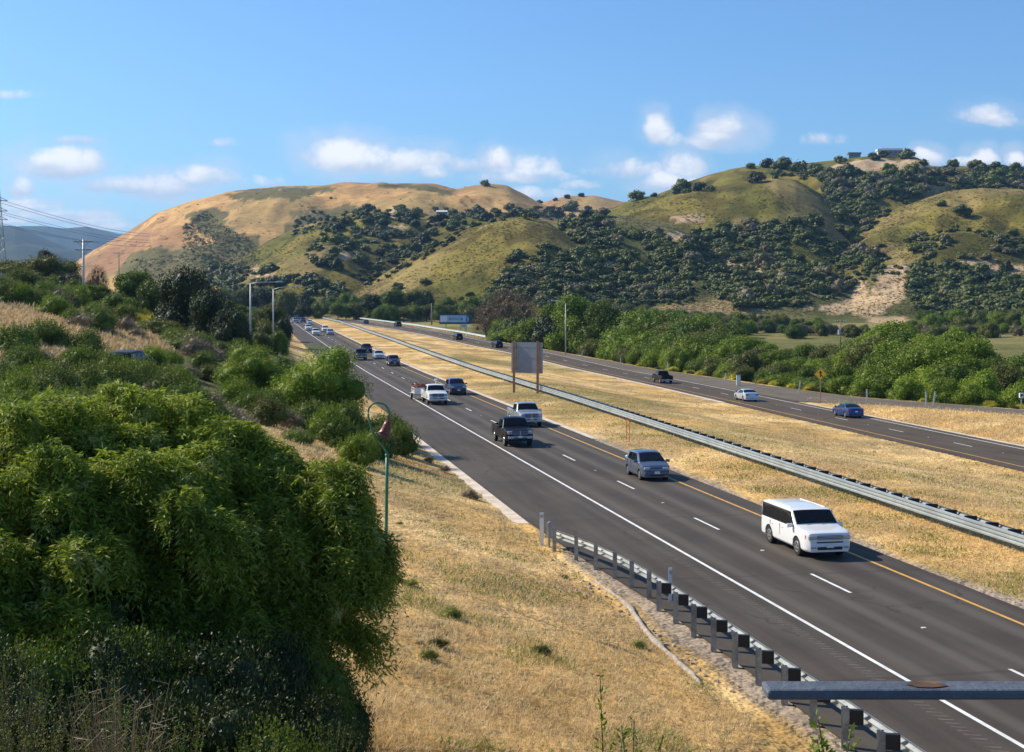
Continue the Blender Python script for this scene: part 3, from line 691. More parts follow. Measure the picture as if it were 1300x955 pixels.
# ------------------------------------------------------------------ vehicles
def interp_sm(pts, xs):
    px_ = [p[0] for p in pts]; pv = [p[1] for p in pts]; v = np.interp(xs, px_, pv); return v
class Car:
    def __init__(s, L, W, top, belt, wheels, wr, sill=.28, roofw=.74, cowl=1.2, rooff=.3, roofr=-1.5, rearg=None, crown=.035, x0=None, fr=.12, bedx=None):
        s.__dict__.update(locals()); s.x0 = -L / 2 if x0 is None else x0; s.x1 = L / 2
        s.topx = [p[0] for p in top]; s.topz = [p[1] for p in top]
    def zt(s, x): return float(np.interp(x, s.topx, s.topz))
    def w(s, x):
        w = s.W / 2; d = s.x1 - x
        if d < .5: w *= 1 - .16 * (1 - max(d, 0) / .5) ** 2.2
        d = x - s.x0
        if d < .35 and s.bedx is None: w *= 1 - .10 * (1 - max(d, 0) / .35) ** 2
        return w
    def wt(s, x):
        g = np.interp(x, [s.roofr - .5, s.roofr, s.rooff, s.cowl], [1, 0, 0, 1]) if s.bedx is None else np.interp(x, [s.rooff, s.cowl], [0, 1])
        roof = s.W / 2 * s.roofw
        if s.zt(x) - s.bz(x) < .12: g = max(g, 1)
        return (s.w(x) * .95) * g + roof * (1 - g)
    def bz(s, x): return min(np.interp(x, [-3, 3], s.belt) if isinstance(s.belt, tuple) else s.belt, s.zt(x) - .05)
    def sl(s, x):
        z = s.sill
        for xw in s.wheels:
            r = s.wr + .06; d = abs(x - xw)
            if d < r: z = max(z, s.wr + math.sqrt(r * r - d * d))
        e = min(s.x1 - x, x - s.x0)
        return z if e > .15 else max(z, s.sill + .0)
    def sec(s, x):
        w = s.w(x); wt = s.wt(x); zt = s.zt(x); zb = s.bz(x); z0 = s.sl(x)
        f = lambda z: max(z, z0)
        P = [(w * .93, f(s.sill)), (w * .985, f(s.sill + .07)), (w, f(s.sill + .25)), (w * .997, f((s.sill + zb) / 2 + .1)), (w * .985, f(zb - .03)), (w * .965, f(zb)),
             (wt + .03, max(zt - .07, zb)), (wt - .01, max(zt - .02, zb + .005)), (wt - .09, zt), (wt * .5, zt + s.crown * .75), (0, zt + s.crown)]
        return P
    def body(s):
        xs = list(np.arange(s.x0, s.x1, .055)) + [s.x1]
        for xw in s.wheels: xs += [xw - s.wr - .059, xw + s.wr + .059]
        xs = sorted(set(round(x, 4) for x in xs if s.x0 <= x <= s.x1))
        V = []; F = []
        n = 21
        for x in xs:
            P = s.sec(x); ring = [(x, y, z) for y, z in P] + [(x, -y, z) for y, z in reversed(P[:-1])]; V += ring
        for i in range(len(xs) - 1):
            for k in range(n - 1):
                a = i * n + k; F.append((a, a + 1, a + n + 1, a + n))
        F.append(tuple(range(n))); F.append(tuple((len(xs) - 1) * n + k for k in reversed(range(n))))
        me = bpy.data.meshes.new('body'); me.from_pydata(V, [], F); me.update()
        me.polygons.foreach_set('use_smooth', np.ones(len(F), bool)); me.set_sharp_from_angle(angle=R(28)); return me
    def side_patch(s, corners, sgn, off=.012, nx=8, nz=3):
        """corners (x,z): rear-bottom, front-bottom, front-top, rear-top on the flank glass plane"""
        V = []; F = []
        for j in range(nz + 1):
            for i in range(nx + 1):
                u, v = i / nx, j / nz
                xb = corners[0][0] * (1 - u) + corners[1][0] * u; xt = corners[3][0] * (1 - u) + corners[2][0] * u
                zb = corners[0][1] * (1 - u) + corners[1][1] * u; ztp = corners[3][1] * (1 - u) + corners[2][1] * u
                x = xb * (1 - v) + xt * v; z = zb * (1 - v) + ztp * v
                P = s.sec(x); (ya, za), (yb, zb2) = P[5], P[6]
                q = np.clip((z - za) / max(zb2 - za, .02), 0, 1); y = ya * (1 - q) + yb * q
                V.append((x, sgn * (y + off), z))
        for j in range(nz):
            for i in range(nx):
                a = j * (nx + 1) + i; f = (a, a + 1, a + nx + 2, a + nx + 1); F.append(f if sgn < 0 else f[::-1])
        me = bpy.data.meshes.new('window'); me.from_pydata(V, [], F); me.update(); return me
    def top_patch(s, xa, xb, inset=.055, off=.012, nx=8, ny=8):
        V = []; F = []
        for i in range(nx + 1):
            x = xa + (xb - xa) * i / nx; P = s.sec(x); W_ = P[8][0] - inset + .09
            slope = (s.zt(x + .05) - s.zt(x - .05)) / .1; nl = math.sqrt(1 + slope * slope); ox, oz = -slope / nl * off, off / nl
            for j in range(ny + 1):
                y = -W_ + 2 * W_ * j / ny; z = np.interp(abs(y), [0, s.wt(x) * .5, P[8][0], P[7][0]], [P[10][1], P[9][1], P[8][1], P[7][1]])
                V.append((x + ox, y, float(z) + oz))
        for i in range(nx):
            for j in range(ny):
                a = i * (ny + 1) + j; F.append((a, a + ny + 1, a + ny + 2, a + 1))
        me = bpy.data.meshes.new('glass'); me.from_pydata(V, [], F); me.polygons.foreach_set('use_smooth', np.ones(len(F), bool)); me.update(); return me
def wheel(car, x, y, r, wd=.23):
    s_ = 1 if y > 0 else -1
    w_ = MB(); w_.cyl((x, y - s_ * wd, r), (x, y - s_ * .02, r), r, r, 28); w_.cyl((x, y - s_ * .02, r), (x, y, r), r, r * .92, 28)
    wo = w_.build('wheel', M['tyre'], car, False)
    m = MB(); m.cyl((x, y - s_ * .02, r), (x, y + s_ * .006, r), r * .66, r * .60, 24); m.build('rim', M['rim'], wo)
    m = MB()
    for k in range(5):
        a = k * 2 * math.pi / 5 + .31
        c = Vector((x + math.cos(a) * r * .36, y + s_ * .009, r + math.sin(a) * r * .36)); m.tube([c - Vector((0, s_ * .006, 0)), c + Vector((0, s_ * .004, 0))], r * .12, 10)
    m.build('rim_opening', M['black_trim'], wo)
def bx(name, c, d, m, parent, bev=0, rz=0, taper=1.0):
    q = MB(); q.box(c, d, rz, 0, taper); return q.build(name, m, parent, bevel=bev)
PROTO = {}
def build_car(kind, pm):
    root = empty(kind, (0, 0, 0))
    G = M['glass']
    if kind == 'boxy_wagon':
        c = Car(5.13, 1.95, [(-2.57, .8), (-2.53, 1.1), (-2.48, 1.62), (-2.38, 1.71), (-1.0, 1.745), (.45, 1.735), (.70, 1.70), (1.34, 1.18), (1.45, 1.15), (2.3, 1.09), (2.49, 1.03), (2.55, .90), (2.57, .7)],
                (1.06, 1.04), (-1.5, 1.5), .37, .30, .87, 1.32, .70, -2.35, crown=.012)
        wins = [[(-2.36, 1.10), (-1.35, 1.10), (-1.35, 1.62), (-2.33, 1.62)], [(-1.31, 1.10), (-.28, 1.10), (-.28, 1.63), (-1.31, 1.63)], [(-.24, 1.10), (1.12, 1.12), (.68, 1.62), (-.24, 1.63)]]
        ws = (1.29, .72); rg = (-2.53, -2.40)
    elif kind == 'hatchback':
        c = Car(4.0, 1.70, [(-2.0, .55), (-1.97, .85), (-1.85, 1.05), (-1.6, 1.38), (-1.3, 1.48), (-.5, 1.53), (.1, 1.51), (.35, 1.46), (1.2, .99), (1.3, .96), (1.75, .84), (1.93, .70), (2.0, .5)],
                (.98, .92), (-1.22, 1.25), .30, .22, .76, 1.2, .35, -1.6)
        wins = [[(-1.25, 1.03), (-.5, 1.0), (-.5, 1.40), (-1.15, 1.36)], [(-.44, 1.0), (.75, .96), (.25, 1.40), (-.44, 1.41)]]
        ws = (1.14, .39); rg = (-1.83, -1.62)
    elif kind == 'sedan':
        c = Car(4.75, 1.83, [(-2.37, .5), (-2.34, .85), (-2.25, 1.02), (-1.8, 1.07), (-1.7, 1.08), (-.95, 1.38), (-.5, 1.45), (.1, 1.45), (.35, 1.41), (1.15, 1.0), (1.3, .96), (2.0, .86), (2.25, .74), (2.37, .5)],
                (1.0, .93), (-1.4, 1.42), .33, .22, .72, 1.15, .35, -.95)
        wins = [[(-1.32, 1.04), (-.5, 1.02), (-.5, 1.36), (-.95, 1.30)], [(-.44, 1.02), (.72, .98), (.22, 1.35), (-.44, 1.36)]]
        ws = (1.09, .39); rg = (-1.68, -.98)
    elif kind == 'suv':
        c = Car(4.6, 1.86, [(-2.3, .6), (-2.27, .95), (-2.18, 1.15), (-1.95, 1.58), (-1.7, 1.66), (-.6, 1.72), (.1, 1.70), (.35, 1.65), (1.1, 1.16), (1.25, 1.12), (1.95, 1.03), (2.2, .9), (2.3, .65)],
                (1.13, 1.08), (-1.35, 1.38), .36, .30, .76, 1.1, .35, -1.95)
        wins = [[(-1.85, 1.18), (-1.1, 1.16), (-1.1, 1.56), (-1.7, 1.53)], [(-1.04, 1.16), (-.3, 1.15), (-.3, 1.59), (-1.04, 1.57)], [(-.24, 1.15), (.7, 1.13), (.25, 1.57), (-.24, 1.59)]]
        ws = (1.04, .39); rg = (-2.16, -1.97)
    else:   # pickup
        c = Car(5.8, 2.0, [(-.72, 1.2), (-.70, 1.5), (-.62, 1.80), (-.45, 1.88), (.2, 1.92), (.55, 1.90), (.8, 1.85), (1.4, 1.30), (1.55, 1.26), (2.4, 1.20), (2.7, 1.12), (2.84, .98), (2.9, .7)],
                (1.24, 1.2), (-1.95, 1.85), .40, .46, .78, 1.4, .8, -.62, x0=-.72, bedx=1)
        wins = [[(-.6, 1.28), (.1, 1.28), (.1, 1.76), (-.52, 1.74)], [(.16, 1.28), (1.15, 1.25), (.68, 1.76), (.16, 1.77)]]
        ws = (1.34, .84); rg = None
    H = c
    body = link_mesh('body', c.body(), pm, root)
    for sg in (-1, 1):
        fr_ = [(wins[0][0][0] - .06, wins[0][0][1] - .035), (wins[-1][1][0] + .07, wins[-1][1][1] - .03), (wins[-1][2][0] + .03, wins[-1][2][1] + .03), (wins[0][3][0] - .05, wins[0][3][1] + .02)]
        link_mesh('window_frame', c.side_patch(fr_, sg, .007, 24, 3), M['black_trim'], root)
        for wn in wins: link_mesh('window', c.side_patch(wn, sg), G, root)
        for xw in c.wheels: wheel(root, xw, sg * (c.W / 2 - .02), c.wr)
        mx = ws[0] - .22; mz_ = c.bz(mx) + .10
        q = MB(); q.box((mx, sg * (c.W / 2 + .11), mz_), (.12, .24, .16)); mo = q.build('mirror', pm, root, bevel=.03)
        q = MB(); q.box((mx - .062, sg * (c.W / 2 + .12), mz_), (.008, .18, .12)); q.build('mirror_glass', G, mo)
        for wn in wins[-2:]:
            q = MB(); q.box((wn[0][0] + .18, sg * (c.W / 2 - .0), c.bz(0) - .14), (.17, .035, .035)); q.build('door_handle', pm, root)
    wsg = link_mesh('windshield', c.top_patch(ws[0], ws[1]), G, root)
    q = MB(); q.tube([(ws[0] + .01, -.55, c.zt(ws[0]) + .045), (ws[0] - .18, .0, c.zt(ws[0] - .18) + .05)], .008, 5); q.tube([(ws[0] + .01, .1, c.zt(ws[0]) + .045), (ws[0] - .18, .6, c.zt(ws[0] - .18) + .05)], .008, 5); q.build('wiper', M['black_trim'], wsg)
    if rg and kind in ('sedan',): link_mesh('rear_window', c.top_patch(rg[0], rg[1]), G, root)
    W2 = c.W / 2; xf = c.x1; xr = -c.L / 2; cl = c.sill
    bx('underbody', ((c.x0 + c.x1) / 2 if kind != 'pickup' else 0, 0, cl + .12), (c.L - .5, c.W - .52, .34), M['black_trim'], root)
    # door shut lines
    for wn in wins[-2:]:
        for sg in (-1, 1): bx('door_seam', (wn[0][0] - .03, sg * (W2 - .003), (cl + c.bz(0)) / 2 + .12), (.012, .02, c.bz(0) - cl - .3), M['black_trim'], root)
    big = kind in ('pickup',)
    fz = c.zt(xf - .12)          # front edge height
    if kind == 'boxy_wagon':
        bx('grille', (xf - .015, 0, .86), (.08, 1.02, .17), M['grille'], root, .01)
        for k in range(3): bx('grille_bar', (xf + .03, 0, .805 + .055 * k), (.02, 1.0, .022), M['chrome'], root)
        for sg in (-1, 1):
            bx('headlight', (xf - .10, sg * .70, .86), (.22, .36, .17), M['lamp'], root, .03)
            bx('indicator', (xf - .30, sg * .915, .87), (.17, .05, .15), M['lamp_amber'], root, .01)
            bx('fog_light', (xf - .02, sg * .68, .47), (.06, .22, .08), M['lamp'], root, .01)
        bx('air_intake', (xf + .005, 0, .68), (.03, 1.1, .05), M['black_trim'], root); bx('lower_intake', (xf + .005, 0, .44), (.04, 1.05, .12), M['black_trim'], root, .02)
        bx('bumper', (xf - .06, 0, .56), (.16, 1.62, .16), pm, root, .05)
        bx('number_plate', (xf + .035, 0, .545), (.02, .31, .16), M['plate'], root)
        for sg in (-1, 1): q = MB(); q.tube([(-2.2, sg * .72, 1.735), (.4, sg * .72, 1.75)], .016, 6); q.build('roof_rail', pm, root)
    else:
        gz = {'hatchback': .66, 'sedan': .62, 'suv': .82, 'pickup': .98}[kind]; gw = {'hatchback': .8, 'sedan': .8, 'suv': .9, 'pickup': 1.12}[kind]; gh = {'hatchback': .10, 'sedan': .14, 'suv': .2, 'pickup': .32}[kind]
        gx = xf - (.02 if not big else .03)
        go = bx('grille', (gx, 0, gz), (.09, gw, gh), M['grille'], root, .015)
        for k in range(3 if big else 2): bx('grille_bar', (gx + .05, 0, gz - gh * .3 + gh * .3 * k), (.015, gw * .96, .016), M['chrome'], go)
        if big: bx('grille_bar', (gx + .05, 0, gz), (.018, .05, gh), M['chrome'], go)
        for sg in (-1, 1):
            bx('headlight', (xf - (.20 if not big else .13), sg * (W2 - .30), gz + .03), (.34 if not big else .22, .36, .17 if not big else .24), M['lamp'], root, .05)
        bx('bumper', (xf - .03, 0, cl + .22), (.16, c.W * .86, .2), M['chrome'] if big else pm, root, .05)
        bx('lower_intake', (xf + .035, 0, cl + (.12 if not big else .2)), (.03, c.W * .5, .09), M['black_trim'], root, .01)
        bx('number_plate', (xf + .058, 0, cl + .27), (.015, .31, .15), M['plate'], root)
    # rear
    if kind != 'pickup':
        tz = {'boxy_wagon': 1.1, 'hatchback': .92, 'sedan': .86, 'suv': 1.05}[kind]
        for sg in (-1, 1): bx('tail_light', (xr + .07, sg * (W2 - .27), tz), (.16, .30, .16 if kind == 'sedan' else .26), M['lamp_red'], root, .03)
        bx('rear_bumper', (xr + .03, 0, cl + .24), (.14, c.W * .84, .2), pm, root, .05)
        bx('number_plate', (xr - .045, 0, .72 if kind != 'sedan' else .70), (.015, .31, .15), M['plate'], root)
        if kind != 'sedan':
            xa = {'boxy_wagon': -2.52, 'hatchback': -1.86, 'suv': -2.19}[kind]; zt0 = {'boxy_wagon': 1.36, 'hatchback': 1.22, 'suv': 1.36}[kind]
            mm = Matrix.Rotation({'boxy_wagon': .16, 'hatchback': .60, 'suv': .42}[kind], 3, 'Y'); q = MB(); q.box((xa + .04, 0, zt0), (.05, c.W * .66, .42 if kind != 'hatchback' else .36), M=mm); q.build('rear_window', G, root, bevel=.01)
    else:
        # cargo bed
        b0, b1 = -2.9, -.76; zt_, zb_ = 1.26, .50; bed = bx('cargo_bed', ((b0 + b1) / 2, 0, .78), (b1 - b0 - .04, 1.72, .10), M['black_trim'], root)
        for sg in (-1, 1):
            V = []; F = []; xs = sorted(list(np.arange(b0, b1, .06)) + [b1, -1.95 - .459, -1.95 + .459])
            for x in xs:
                d = abs(x + 1.95); z0 = zb_ if d >= .46 else max(zb_, .40 + math.sqrt(.46 ** 2 - d * d))
                zz = [z0, max(z0, .75), max(z0, 1.0), zt_ - .04, zt_, zt_, max(z0, .75)]; y_ = [.965, .998, .996, .985, .965, .90, .90]
                V += [(x, sg * a, b_) for a, b_ in zip(y_, zz)]
            for i in range(len(xs) - 1):
                for k in range(6): a = i * 7 + k; F.append((a, a + 1, a + 8, a + 7))
            F.append(tuple(range(7))); F.append(tuple((len(xs) - 1) * 7 + k for k in reversed(range(7))))
            me = bpy.data.meshes.new('bed_side'); me.from_pydata(V, [], F); me.update(); link_mesh('bed_side', me, pm, root)
            bx('tail_light', (b0 + .01, sg * .88, 1.02), (.10, .17, .36), M['lamp_red'], root, .02)
        bx('tailgate', (b0 + .04, 0, .93), (.07, 1.62, .62), pm, root, .02)
        bx('bed_front', (b1 - .03, 0, .96), (.05, 1.8, .58), pm, root)
        bx('rear_bumper', (b0 - .04, 0, .58), (.16, 1.86, .17), M['chrome'], root, .03)
        bx('number_plate', (b0 - .13, 0, .60), (.012, .31, .14), M['plate'], root)
        q = MB(); q.box((-.735, 0, 1.56), (.03, 1.35, .34)); q.build('rear_window', G, root, bevel=.01)
    PROTO[kind] = root
    root['_pm'] = 0
    return root
def repaint(o, old, new):
    for ch in [o] + kids(o):
        if ch.type == 'MESH' and ch.material_slots and ch.material_slots[0].material == old:
            ch.material_slots[0].link = 'OBJECT'; ch.material_slots[0].material = new
        if ch is not o: repaint(ch, old, new)
BASEP = {}
used = set()
def car(kind, pm, x, y, z, heading, label, cat, group='cars on the southbound road', scale=1.0):
    if kind not in PROTO: build_car(kind, pm); BASEP[kind] = pm; o = PROTO[kind]
    else: o = copy_tree(PROTO[kind]); repaint(o, BASEP[kind], pm)
    o.location = (x, y, z + .004); o.rotation_euler = (0, 0, heading); o.scale = (scale,) * 3
    tag(o, label, cat, group)
    if '_pm' in o: del o['_pm']
    return o
def sbcar(kind, pm, a, y, label, cat, scale=1.03):
    x = a - BR * y; dz = (float(zs(y - 3)) - float(zs(y + 3))) / 6
    o = car(kind, pm, x, y, float(zs(y)), math.atan2(-1, BR), label, cat, scale=scale); o.rotation_euler = (0, math.atan(-dz) * -1 * -1, math.atan2(-1, BR)); return o
def nbcar(kind, pm, off, y, label, cat, scale=1.03):
    x = float(xn(y)) + off; dx = float(xn(y + 4) - xn(y - 4)) / 8; dz = float(zn(y + 4) - zn(y - 4)) / 8
    o = car(kind, pm, x, y, float(zn(y)), math.atan2(1, dx), label, cat, group='cars on the northbound road', scale=scale); o.rotation_euler = (0, -math.atan(dz), math.atan2(1, dx)); return o
sbcar('boxy_wagon', PW, 24.55, 61.2, 'white boxy family wagon nearest the camera in the inner lane', 'car', 1.06)
sbcar('hatchback', PG, 24.85, 86.1, 'small slate grey hatchback between the white wagon and the pickups', 'car', 1.06)
sbcar('pickup', PK, 20.5, 106.6, 'black pickup truck driving in the outer lane toward the camera', 'pickup truck', 1.06)
sbcar('pickup', PS, 24.75, 123, 'silver pickup truck just behind the black pickup', 'pickup truck')
wt_ = sbcar('pickup', PW, 20.3, 148.8, 'white pickup truck towing a trailer of brush', 'pickup truck', 1.06)
sbcar('suv', PN, 24.8, 163.5, 'navy blue sport utility vehicle beside the white pickup', 'car', 1.06)
sbcar('suv', PD, 25.0, 233.5, 'dark blue grey sport utility vehicle ahead of the silver sedan', 'car')
sbcar('sedan', PL, 24.9, 258, 'pale silver sedan between two dark sport utility vehicles', 'car')
sbcar('suv', PK, 25.0, 284, 'black sport utility vehicle behind the pale silver sedan', 'car')
sbcar('pickup', PK, 21.2, 254, 'black pickup truck half hidden behind the round green tree', 'pickup truck')
sbcar('sedan', PS, 24.3, 392, 'silver sedan with a white car close behind it far up the inner lane', 'car', 1.1)
sbcar('suv', PW, 24.3, 417, 'white sport utility vehicle close behind the far silver sedan', 'car', 1.1)
sbcar('suv', PW, 19.9, 430, 'upright white sport utility vehicle far up the outer lane', 'car', 1.1)
sbcar('suv', PW, 20.0, 388, 'white car whose lower half is hidden by the round tree top', 'car', 1.1)
sbcar('sedan', PL, 23.6, 500, 'pale sedan just above the two far white vehicles', 'car', 1.1)
sbcar('suv', PD, 22.6, 532, 'small dark car beyond the pale sedan in the distance', 'car', 1.1)
sbcar('pickup', PS, 19.5, 525, 'distant silver pickup in the outer lane', 'pickup truck', 1.1)
sbcar('suv', PD, 21.8, 572, 'dark car behind the distant silver pickup', 'car', 1.1)
sbcar('suv', PK, 19.6, 610, 'black vehicle near the vanishing end of the road', 'car', 1.1)
sbcar('suv', PW, 19.8, 655, 'last white vehicle at the vanishing end of the road', 'car', 1.1)
nbcar('pickup', PK, 2.3, 231.5, 'black pickup truck seen from behind on the far road', 'pickup truck')
nbcar('sedan', PL, 2.5, 190, 'silver sedan seen from behind on the far road', 'car', 1.08)
nbcar('sedan', PB, 5.7, 163.5, 'bright blue coupe seen from behind on the far road', 'car', 1.08)
nbcar('suv', PK, 2.0, 352, 'dark vehicle beside the grey sign back on the far road', 'car')
nbcar('suv', PK, 1.6, 389, 'black sport utility vehicle driving away below the billboard', 'car', 1.06)
nbcar('suv', PK, 5.4, 490, 'tiny dark vehicle driving away near the far guardrail', 'car', 1.1)
nbcar('sedan', PD, 2.0, 533, 'farthest tiny dark blue car on the far road', 'car', 1.1)
x, y, z = at(166, 92)
car('suv', PK, x, y, EYE - (440.5 - HOR) * 92 / FPX - 1.95, R(82), 'black car parked on the left bank with only its roof above the shrubs', 'car', None)

# trailer behind the white pickup
def trailer():
    y = 154.6; x = 19.6 - BR * y
    r = empty('utility_trailer', (x, y, .004), math.atan2(-1, BR), 'white utility trailer behind the white pickup truck', 'trailer')
    bx('bed', (0, 0, .62), (2.9, 1.7, .10), M['black_trim'], r)
    for sg in (-1, 1):
        bx('side_panel', (0, sg * .86, 1.0), (2.9, .05, .72), PW, r); wheel(r, -.25, sg * 1.10, .33, .2); bx('mudguard', (-.25, sg * 1.0, .72), (.9, .26, .04), PW, r, .01)
    bx('front_panel', (1.45, 0, 1.0), (.05, 1.7, .72), PW, r); bx('tailgate', (-1.45, 0, 1.0), (.05, 1.7, .72), PW, r)
    q = MB(); q.tube([(1.4, 0, .55), (2.7, 0, .55)], .05, 8); q.build('drawbar', M['black_trim'], r)
    q = MB()
    rr = random.Random(4)
    for k in range(260):
        p = Vector((rr.uniform(-1.3, 1.3), rr.uniform(-.75, .75), rr.uniform(.9, 1.65))); d = Vector((rr.uniform(-1, 1), rr.uniform(-1, 1), rr.uniform(-.3, .5))).normalized() * rr.uniform(.2, .45)
        q.tube([p - d, p + d], rr.uniform(.012, .05), 4)
    o = q.build('brush_load', mat('brush_load', (.20, .085, .06), .9, 0, .4, 5)); o.location = (x, y, .004); o.rotation_euler = r.rotation_euler
    tag(o, 'heap of reddish brown cut branches lying in the white trailer', 'load')
trailer()
q = MB(); q.tube([(-1.0, .3, 1.0), (-1.0, .3, 2.25)], .05, 8); q.box((-1.0, .3, 2.3), (.3, .3, .12)); q.build('beacon', M['bb_white'], wt_)

# ------------------------------------------------------------------ signs and posts
def board_sign():
    x0, y0, z0 = at(652.5, 166); x1, y1, z1 = at(682.5, 164.2)
    r = empty('road_sign', (x0, y0, z0), 0, 'grey back of a large road sign on two wooden posts in the median', 'road sign')
    for (x, y, z, pt) in ((x0, y0, z0, 434), (x1, y1, z1, 433.5)):
        top = EYE + (HOR - pt) * y / FPX
        q = MB(); q.box((x - x0, y - y0, (top + z) / 2 - z0 - .1), (.30, .22, top - z + .2)); q.build('post', M['sign_wood'], r, bevel=.015)
    dx, dy = x1 - x0, y1 - y0; L = math.hypot(dx, dy); ux, uy = dx / L, dy / L
    zt_ = EYE + (HOR - 434.8) * 165 / FPX; zb_ = EYE + (HOR - 474) * 165 / FPX
    cx_ = x0 + ux * (L / 2 + .12) ; cy_ = y0 + uy * (L / 2)
    q = MB(); q.box((cx_ - x0 + .05, cy_ - y0 + .2, (zt_ + zb_) / 2 - z0), (4.35, .06, zt_ - zb_), math.atan2(dy, dx)); p = q.build('panel', M['sign_back'], r)
    for k in (-1, 0, 1):
        q = MB(); q.box((cx_ - x0 + .05, cy_ - y0 + .155, (zt_ + zb_) / 2 - z0 + k * 1.25), (4.25, .04, .06), math.atan2(dy, dx)); q.build('stiffener', M['sign_back'], p)
board_sign()
def merge_sign():
    x, y, z = at(1041.5, 186.5)
    r = empty('merge_sign', (x, y, z), 0, 'yellow diamond merge sign beside the ramp gore', 'road sign')
    top = EYE + (HOR - 475) * y / FPX - z
    q = MB(); q.box((0, 0, top / 2 - .2), (.10, .09, top + .4)); q.build('post', M['sign_wood'], r)
    h = .80 * 1.05
    def dia(hh, yy, d=.012):
        m = MB(); v = [(0, yy, top + hh), (hh, yy, top), (0, yy, top - hh), (-hh, yy, top)]; m.add(v + [(a, b + d, c) for a, b, c in v], [(0, 3, 2, 1), (4, 5, 6, 7), (0, 1, 5, 4), (1, 2, 6, 5), (2, 3, 7, 6), (3, 0, 4, 7)]); return m
    b = dia(h, -.07).build('sign_panel', M['sign_yellow'], r)
    m = MB(); yy = -.078
    for (ho, hi) in ((h * .93, h * .88),):
        P = [(0, ho), (ho, 0), (0, -ho), (-ho, 0)]; Q = [(0, hi), (hi, 0), (0, -hi), (-hi, 0)]
        for i in range(4):
            j = (i + 1) % 4; m.add([(P[i][0], yy, top + P[i][1]), (P[j][0], yy, top + P[j][1]), (Q[j][0], yy, top + Q[j][1]), (Q[i][0], yy, top + Q[i][1])], [(0, 1, 2, 3)])
    m.add([(a, yy, top + c) for a, c in [(-.07, -.45), (.07, -.45), (.07, .14), (-.07, .14)]], [(0, 1, 2, 3)])
    m.add([(a, yy, top + c) for a, c in [(-.24, .12), (.24, .12), (0, .48)]], [(0, 1, 2)])
    m.add([(a, yy - .002, top + c) for a, c in [(.24, -.42), (.34, -.34), (.07, .02), (0, -.12)]], [(0, 1, 2, 3)])
    m.build('arrow_symbol', M['sign_black'], b)
merge_sign()
for (px, yv, h, ln, lb) in ((739, 308, 1.9, 0, 'white marker post left of the black pickup on the far road'), (788, 288, 1.9, 0, 'white marker post at the trees above the black pickup'),
                            (847.5, 262, 2.3, 0, 'white marker post above the tail of the far black pickup'), (921, 226, 2.0, 0, 'white marker post left of the small grey cabinet'),
                            (1014, 206, 2.0, .12, 'leaning white marker post left of the yellow merge sign'), (1100.5, 186, 1.9, 0, 'white marker post above the blue coupe'),
                            (1175.5, 179, 2.0, 0, 'upright white post of the close pair beside the ramp'), (1184.5, 180, 2.0, .14, 'tilted white post of the close pair beside the ramp')):
    marker(px, yv, h, lb, ln, .09)
x, y, z = at(937.5, 224); cb = empty('utility_cabinet', (x, y, z), 0, 'small pale grey roadside cabinet beside the ramp', 'cabinet')
bx('case', (0, 0, .85), (.62, .5, 1.6), M['galv_pale'], cb, .02); bx('lid', (0, 0, 1.68), (.70, .58, .05), M['galv'], cb); bx('door', (0, -.257, .85), (.52, .012, 1.4), M['white_post'], cb)
x, y, z = at(1296.5, 176); cb = empty('call_box', (x, y, z), 0, 'small white box on a post at the far right edge', 'call box')
bx('post', (0, 0, .7), (.1, .1, 1.5), M['galv'], cb); bx('case', (0, 0, 1.75), (.5, .3, .62), M['white_post'], cb, .02); bx('panel', (0, -.155, 1.78), (.3, .008, .3), M['black_trim'], cb)
# thin snow-marker sticks in the median
for (px, py, top_, lb) in ((795.5, 558, 530, 'left one of two thin orange stakes in the dry median'), (799, 562, 533, 'right one of two thin orange stakes in the dry median'), (716, 498, 491, 'short orange stake behind the median guardrail')):
    x, y, z = spot(px, py); r = empty('survey_stake', (x, y, z), 0, lb, 'stake'); hh = (py - top_) * y / FPX
    bx('stick', (0, 0, hh / 2), (.05, .04, hh), M['orange'], r); bx('flag', (.06, 0, hh - .12), (.16, .012, .14), M['orange'], r)
